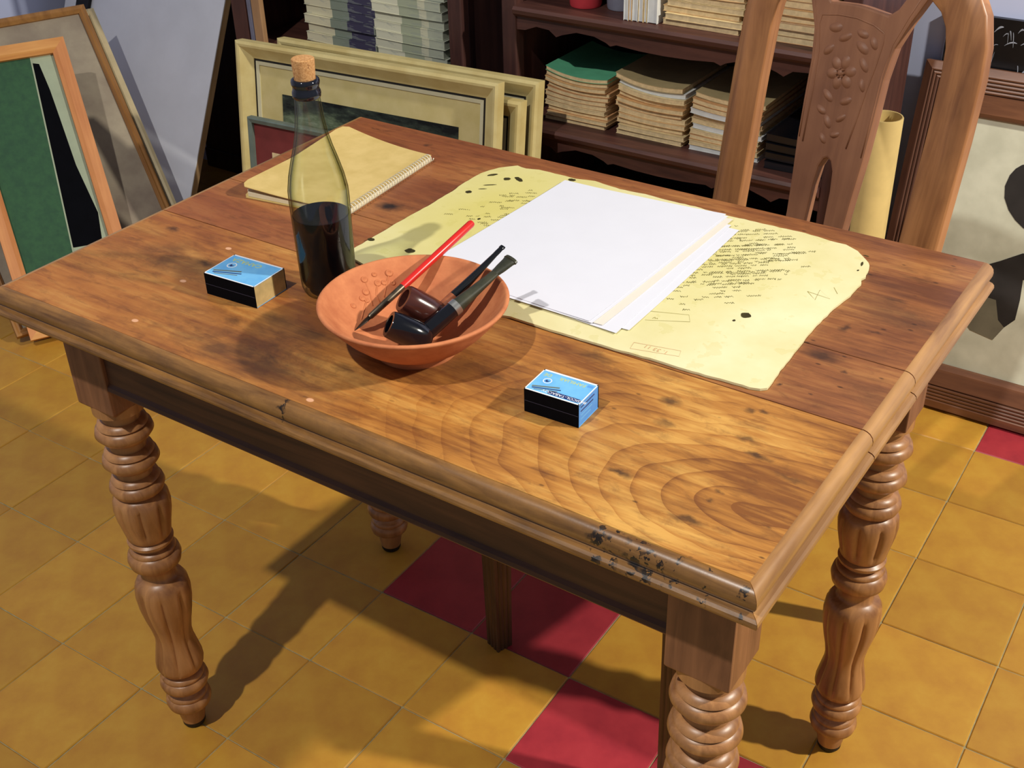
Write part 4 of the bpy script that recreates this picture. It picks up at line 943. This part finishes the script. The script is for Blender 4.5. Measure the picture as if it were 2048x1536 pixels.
m_bfr = wood('brown_gold_frame', (128, 86, 46), (172, 124, 70), 'z', 1.0, .4); t = NT('faded_canvas', .8, .2); fn = t.noise(t.coord(), 6, 5, .6); t.col(t.ramp(fn.outputs[0], [(.35, lin((140, 126, 112))), (.65, lin((176, 164, 142)))])); m_fade = t.m
def leaning(label, B, r, u_, W_, H_, prof, mat, inner, dn, in_mat, name):
    r, u_ = Vector(r).normalized(), Vector(u_).normalized(); M = frame_matrix(Vector(B) - r * W_, r, u_)
    root = thing('picture_frame', label, 'picture frame', M=M); rails(root, W_, H_, prof, mat); panel(root, name, in_mat, inner, inner, W_ - inner, H_ - inner, .002, dn); return root
leaning('brown and gold frame with faded beige canvas leaning behind the pine frame', (-.973, 1.094, .014), (.37, .929, 0), (-.648, .258, .717), .46, .806, [(0, 0), (0, .018), (.004, .020), (.009, .016), (.013, .018), (.019, .011), (.019, 0)], m_bfr, .016, .006, m_fade, 'canvas')
leaning('thin pale cream frame just behind the brown and gold frame', (-.985, 1.128, .012), (.37, .929, 0), (-.645, .262, .718), .44, .790, [(0, 0), (0, .010), (.008, .012), (.018, .008), (.018, 0)], plain('pale_cream_frame', (210, 192, 150), .5, .06), .012, .004, m_fade, 'backing')
# white canvas leaning to the back wall
m_canvas = plain('primed_white_canvas', (222, 224, 232), .8, .03, 12); m_stretch = wood('stretcher_wood', (120, 92, 62), (170, 138, 98), 'z', 1.0, .6)
an = math.radians(25.9); z = Vector((0, math.sin(an), math.cos(an)))
pbase = ony(395, 395, 1.30); pb = pbase - z * (pbase.z / z.z); Wc, Hc = 0.62, 0.98
MC = frame_matrix(pb - Vector((Wc, 0, 0)) + Vector((0, 0, .010)), (1, 0, 0), z)
root = thing('blank_canvas', 'large blank white canvas leaning against the wall behind the left frames', 'canvas', M=MC)
MB().box((0, -.022, 0), (Wc, -.018, Hc)).build('canvas_face', m_canvas, root, bevel=.001)
for a, c in (((0, 0), (.04, Hc)), ((Wc - .04, 0), (Wc, Hc)), ((.04, 0), (Wc - .04, .04)), ((.04, Hc - .04), (Wc - .04, Hc))):
    MB().box((a[0], -.018, a[1]), (c[0], 0, c[1])).build('stretcher_bar', m_stretch, root)
# black slat leaning on the canvas above the cream frame
sa, sb = on_plane(MC, .03, 153, 10), on_plane(MC, .03, 178, 12)
root = thing('wooden_slat', 'black upright slat leaning on the blank canvas above the pale cream frame', 'slat', M=MC @ Matrix.Translation((sa[0], 0, 0)))
MB().box((0, -.034, 0), (sb[0] - sa[0], -.0235, .95)).build('slat', plain('black_slat_paint', (14, 13, 18), .6), root, bevel=.002); MB().lathe([(.003, 0), (.003, .003)], 12, M=Matrix.Translation(((sb[0] - sa[0]) / 2, -.034, .92)) @ Matrix.Rotation(math.pi / 2, 4, 'X')).build('nail_head', m_nib, root)
bd = MB().box((-.32, -.010, 0), (.32, .010, 1.30)); bd.box((-.32, -.016, 1.26), (.32, -.010, 1.30)); bd.box((-.32, -.016, 0), (.32, -.010, .06))  # added in place of the bookcase side, to darken the gap by the canvas
tag(bd.build('board', wood('dark_gap_board', (36, 24, 24), (58, 38, 34), 'z'), None, loc=(-1.25, 1.705, 0), bevel=.002), 'tall dark brown board added to darken the wall gap beside the left bookcase', 'board')
# tall dark plank and pale strip beside the left bookcase
for (u0, u1, y_, mt, lb) in ((474, 502, 1.276, m_bcz, 'dark board standing against the left bookcase'), (504, 512, 1.276, plain('grey_strip', (120, 120, 140), .6), 'narrow grey strip standing beside the dark board'), (513, 530, 1.276, wood('pale_batten', (150, 112, 78), (182, 142, 102), 'z'), 'pale wooden batten standing against the left bookcase')):
    a, c = ony(u0, 60, y_), ony(u1, 60, y_); b = MB().box((a.x - (a.x + c.x) / 2, -.007, 0), (c.x - (a.x + c.x) / 2, .007, 1.05)); tag(b.build('batten', mt, None, loc=((a.x + c.x) / 2, y_, 0), bevel=.002), lb, 'board')

# right: cardboard tube, reeded frame, dark picture on the wall
TX = ony(1770, 232, 1.235)
tube = thing('cardboard_tube', 'tan cardboard tube standing on the floor behind the chair', 'tube', (TX.x, TX.y, 0)); m_tube = plain('tan_cardboard', (206, 178, 112), .75, .05, 30); rt = .0305
weld(closed_lathe([(rt - .004, .002), (rt, 0), (rt, TX.z - .0015), (rt - .001, TX.z), (rt - .003, TX.z), (rt - .004, TX.z - .0015), (rt - .004, .002)], 48).build('tube_wall', m_tube, tube, smooth=True, angle=50))
MB().lathe([(rt - .0038, .006), (rt - .0038, .010)], 32).build('tube_cap', m_tube, tube)
m_rfr = wood('brown_reeded_frame', (88, 56, 42), (132, 88, 62), 'x', 1.0, .4, .5); m_rfz = wood('brown_reeded_stile', (72, 46, 38), (112, 74, 54), 'z', 1.0, .4, .5)
an = math.atan2(.155, .68); z = Vector((0, math.sin(an), math.cos(an))); Wr, Hr = .62, .69
root = thing('picture_frame', 'wide brown reeded frame with ink drawing leaning against the wall at the right', 'picture frame', M=frame_matrix((.586, 1.548, .003), (1, 0, 0), z))
pf = [(0, 0), (0, .020)]
for k in range(5): o_ = .012 + k * .0072; pf += [(o_, .0225), (o_ + .0030, .0235), (o_ + .0055, .0225), (o_ + .0062, .0185), (o_ + .0070, .0185)]
pf += [(.050, .022), (.084, .019), (.092, .012), (.094, .006), (.094, 0)]
rails(root, Wr, Hr, pf, [m_rfr, m_rfz])
panel(root, 'drawing_paper', plain('drawing_paper', (216, 216, 194), .8, .06, 14, rgb2=(196, 196, 174)), .088, .088, Wr - .088, Hr - .088, .002, .005)
def rf(u, v):                                              # picture coordinates of a point on the drawing
    M = root.matrix_world.inverted() if False else None
R_O = Vector((.586, 1.548, .003)); R_N = Vector((0, -math.cos(an), math.sin(an)))
def on_draw(u, v):
    d = ray(u, v); p = CAM + d * ((R_O + R_N * .005 - CAM).dot(R_N) / d.dot(R_N)) - R_O; return (p.x, p.dot(z))
def brush(name, pts, mat): return flat_poly(root, name, mat, [on_draw(*q) for q in pts], .005)
m_inkdark = plain('ink_and_dark_shape', (46, 42, 40), .7, .2, 20); m_greyshape = plain('grey_shape_tone', (122, 116, 96), .8, .12, 16)
brush('ink_head', [(2044, 330), (2062, 326), (2085, 328), (2095, 400), (2085, 470), (2062, 466), (2046, 456), (2030, 440), (2017, 420), (2009, 396), (2010, 372), (2020, 350), (2032, 337)], m_inkdark)
brush('dark_shape', [(1905, 540), (1950, 536), (2000, 522), (2045, 507), (2090, 505), (2090, 560), (2046, 560), (2040, 600), (2030, 640), (2008, 655), (1996, 640), (1992, 600), (1960, 590)], m_inkdark)  # dark flat patch low on the picture, with a grey one below it
brush('grey_shape', [(1900, 560), (1960, 590), (1992, 600), (1996, 640), (2008, 655), (1985, 680), (1940, 660), (1905, 610)], m_greyshape)
p0 = ony(1902, 22, 1.712)
root = thing('dark_picture', 'small black picture with white brush marks on the wall above the reeded frame', 'picture', (p0.x, 1.719, p0.z))
MB().box((0, -.012, -.14), (.30, 0, 0)).build('panel', plain('black_picture_ground', (14, 15, 20), .35, .2, 20, spec=.5), root)
wm = plain('white_brush_mark', (176, 182, 196), .5, .2, 60)
for k in range(60):
    x_, z_ = random.uniform(.01, .28), random.uniform(-.125, -.01); ln_ = random.uniform(.008, .035); a = random.uniform(-.9, .9) if k % 3 else random.uniform(1.2, 1.9); wd = random.uniform(.0006, .0034)
    pts = []
    for q in range(6):
        s = q / 5; pts.append((x_ + ln_ * s * math.cos(a), z_ + ln_ * s * math.sin(a) + .004 * math.sin(s * 3)))
    pol = [(x, zz + wd * math.sin(math.pi * (i + .3) / 5.6)) for i, (x, zz) in enumerate(pts)] + [(x, zz - wd * math.sin(math.pi * (i + .3) / 5.6)) for i, (x, zz) in reversed(list(enumerate(pts)))]
    MB().prism(pol, -.0128, -.012).build('brush_mark', wm, root)
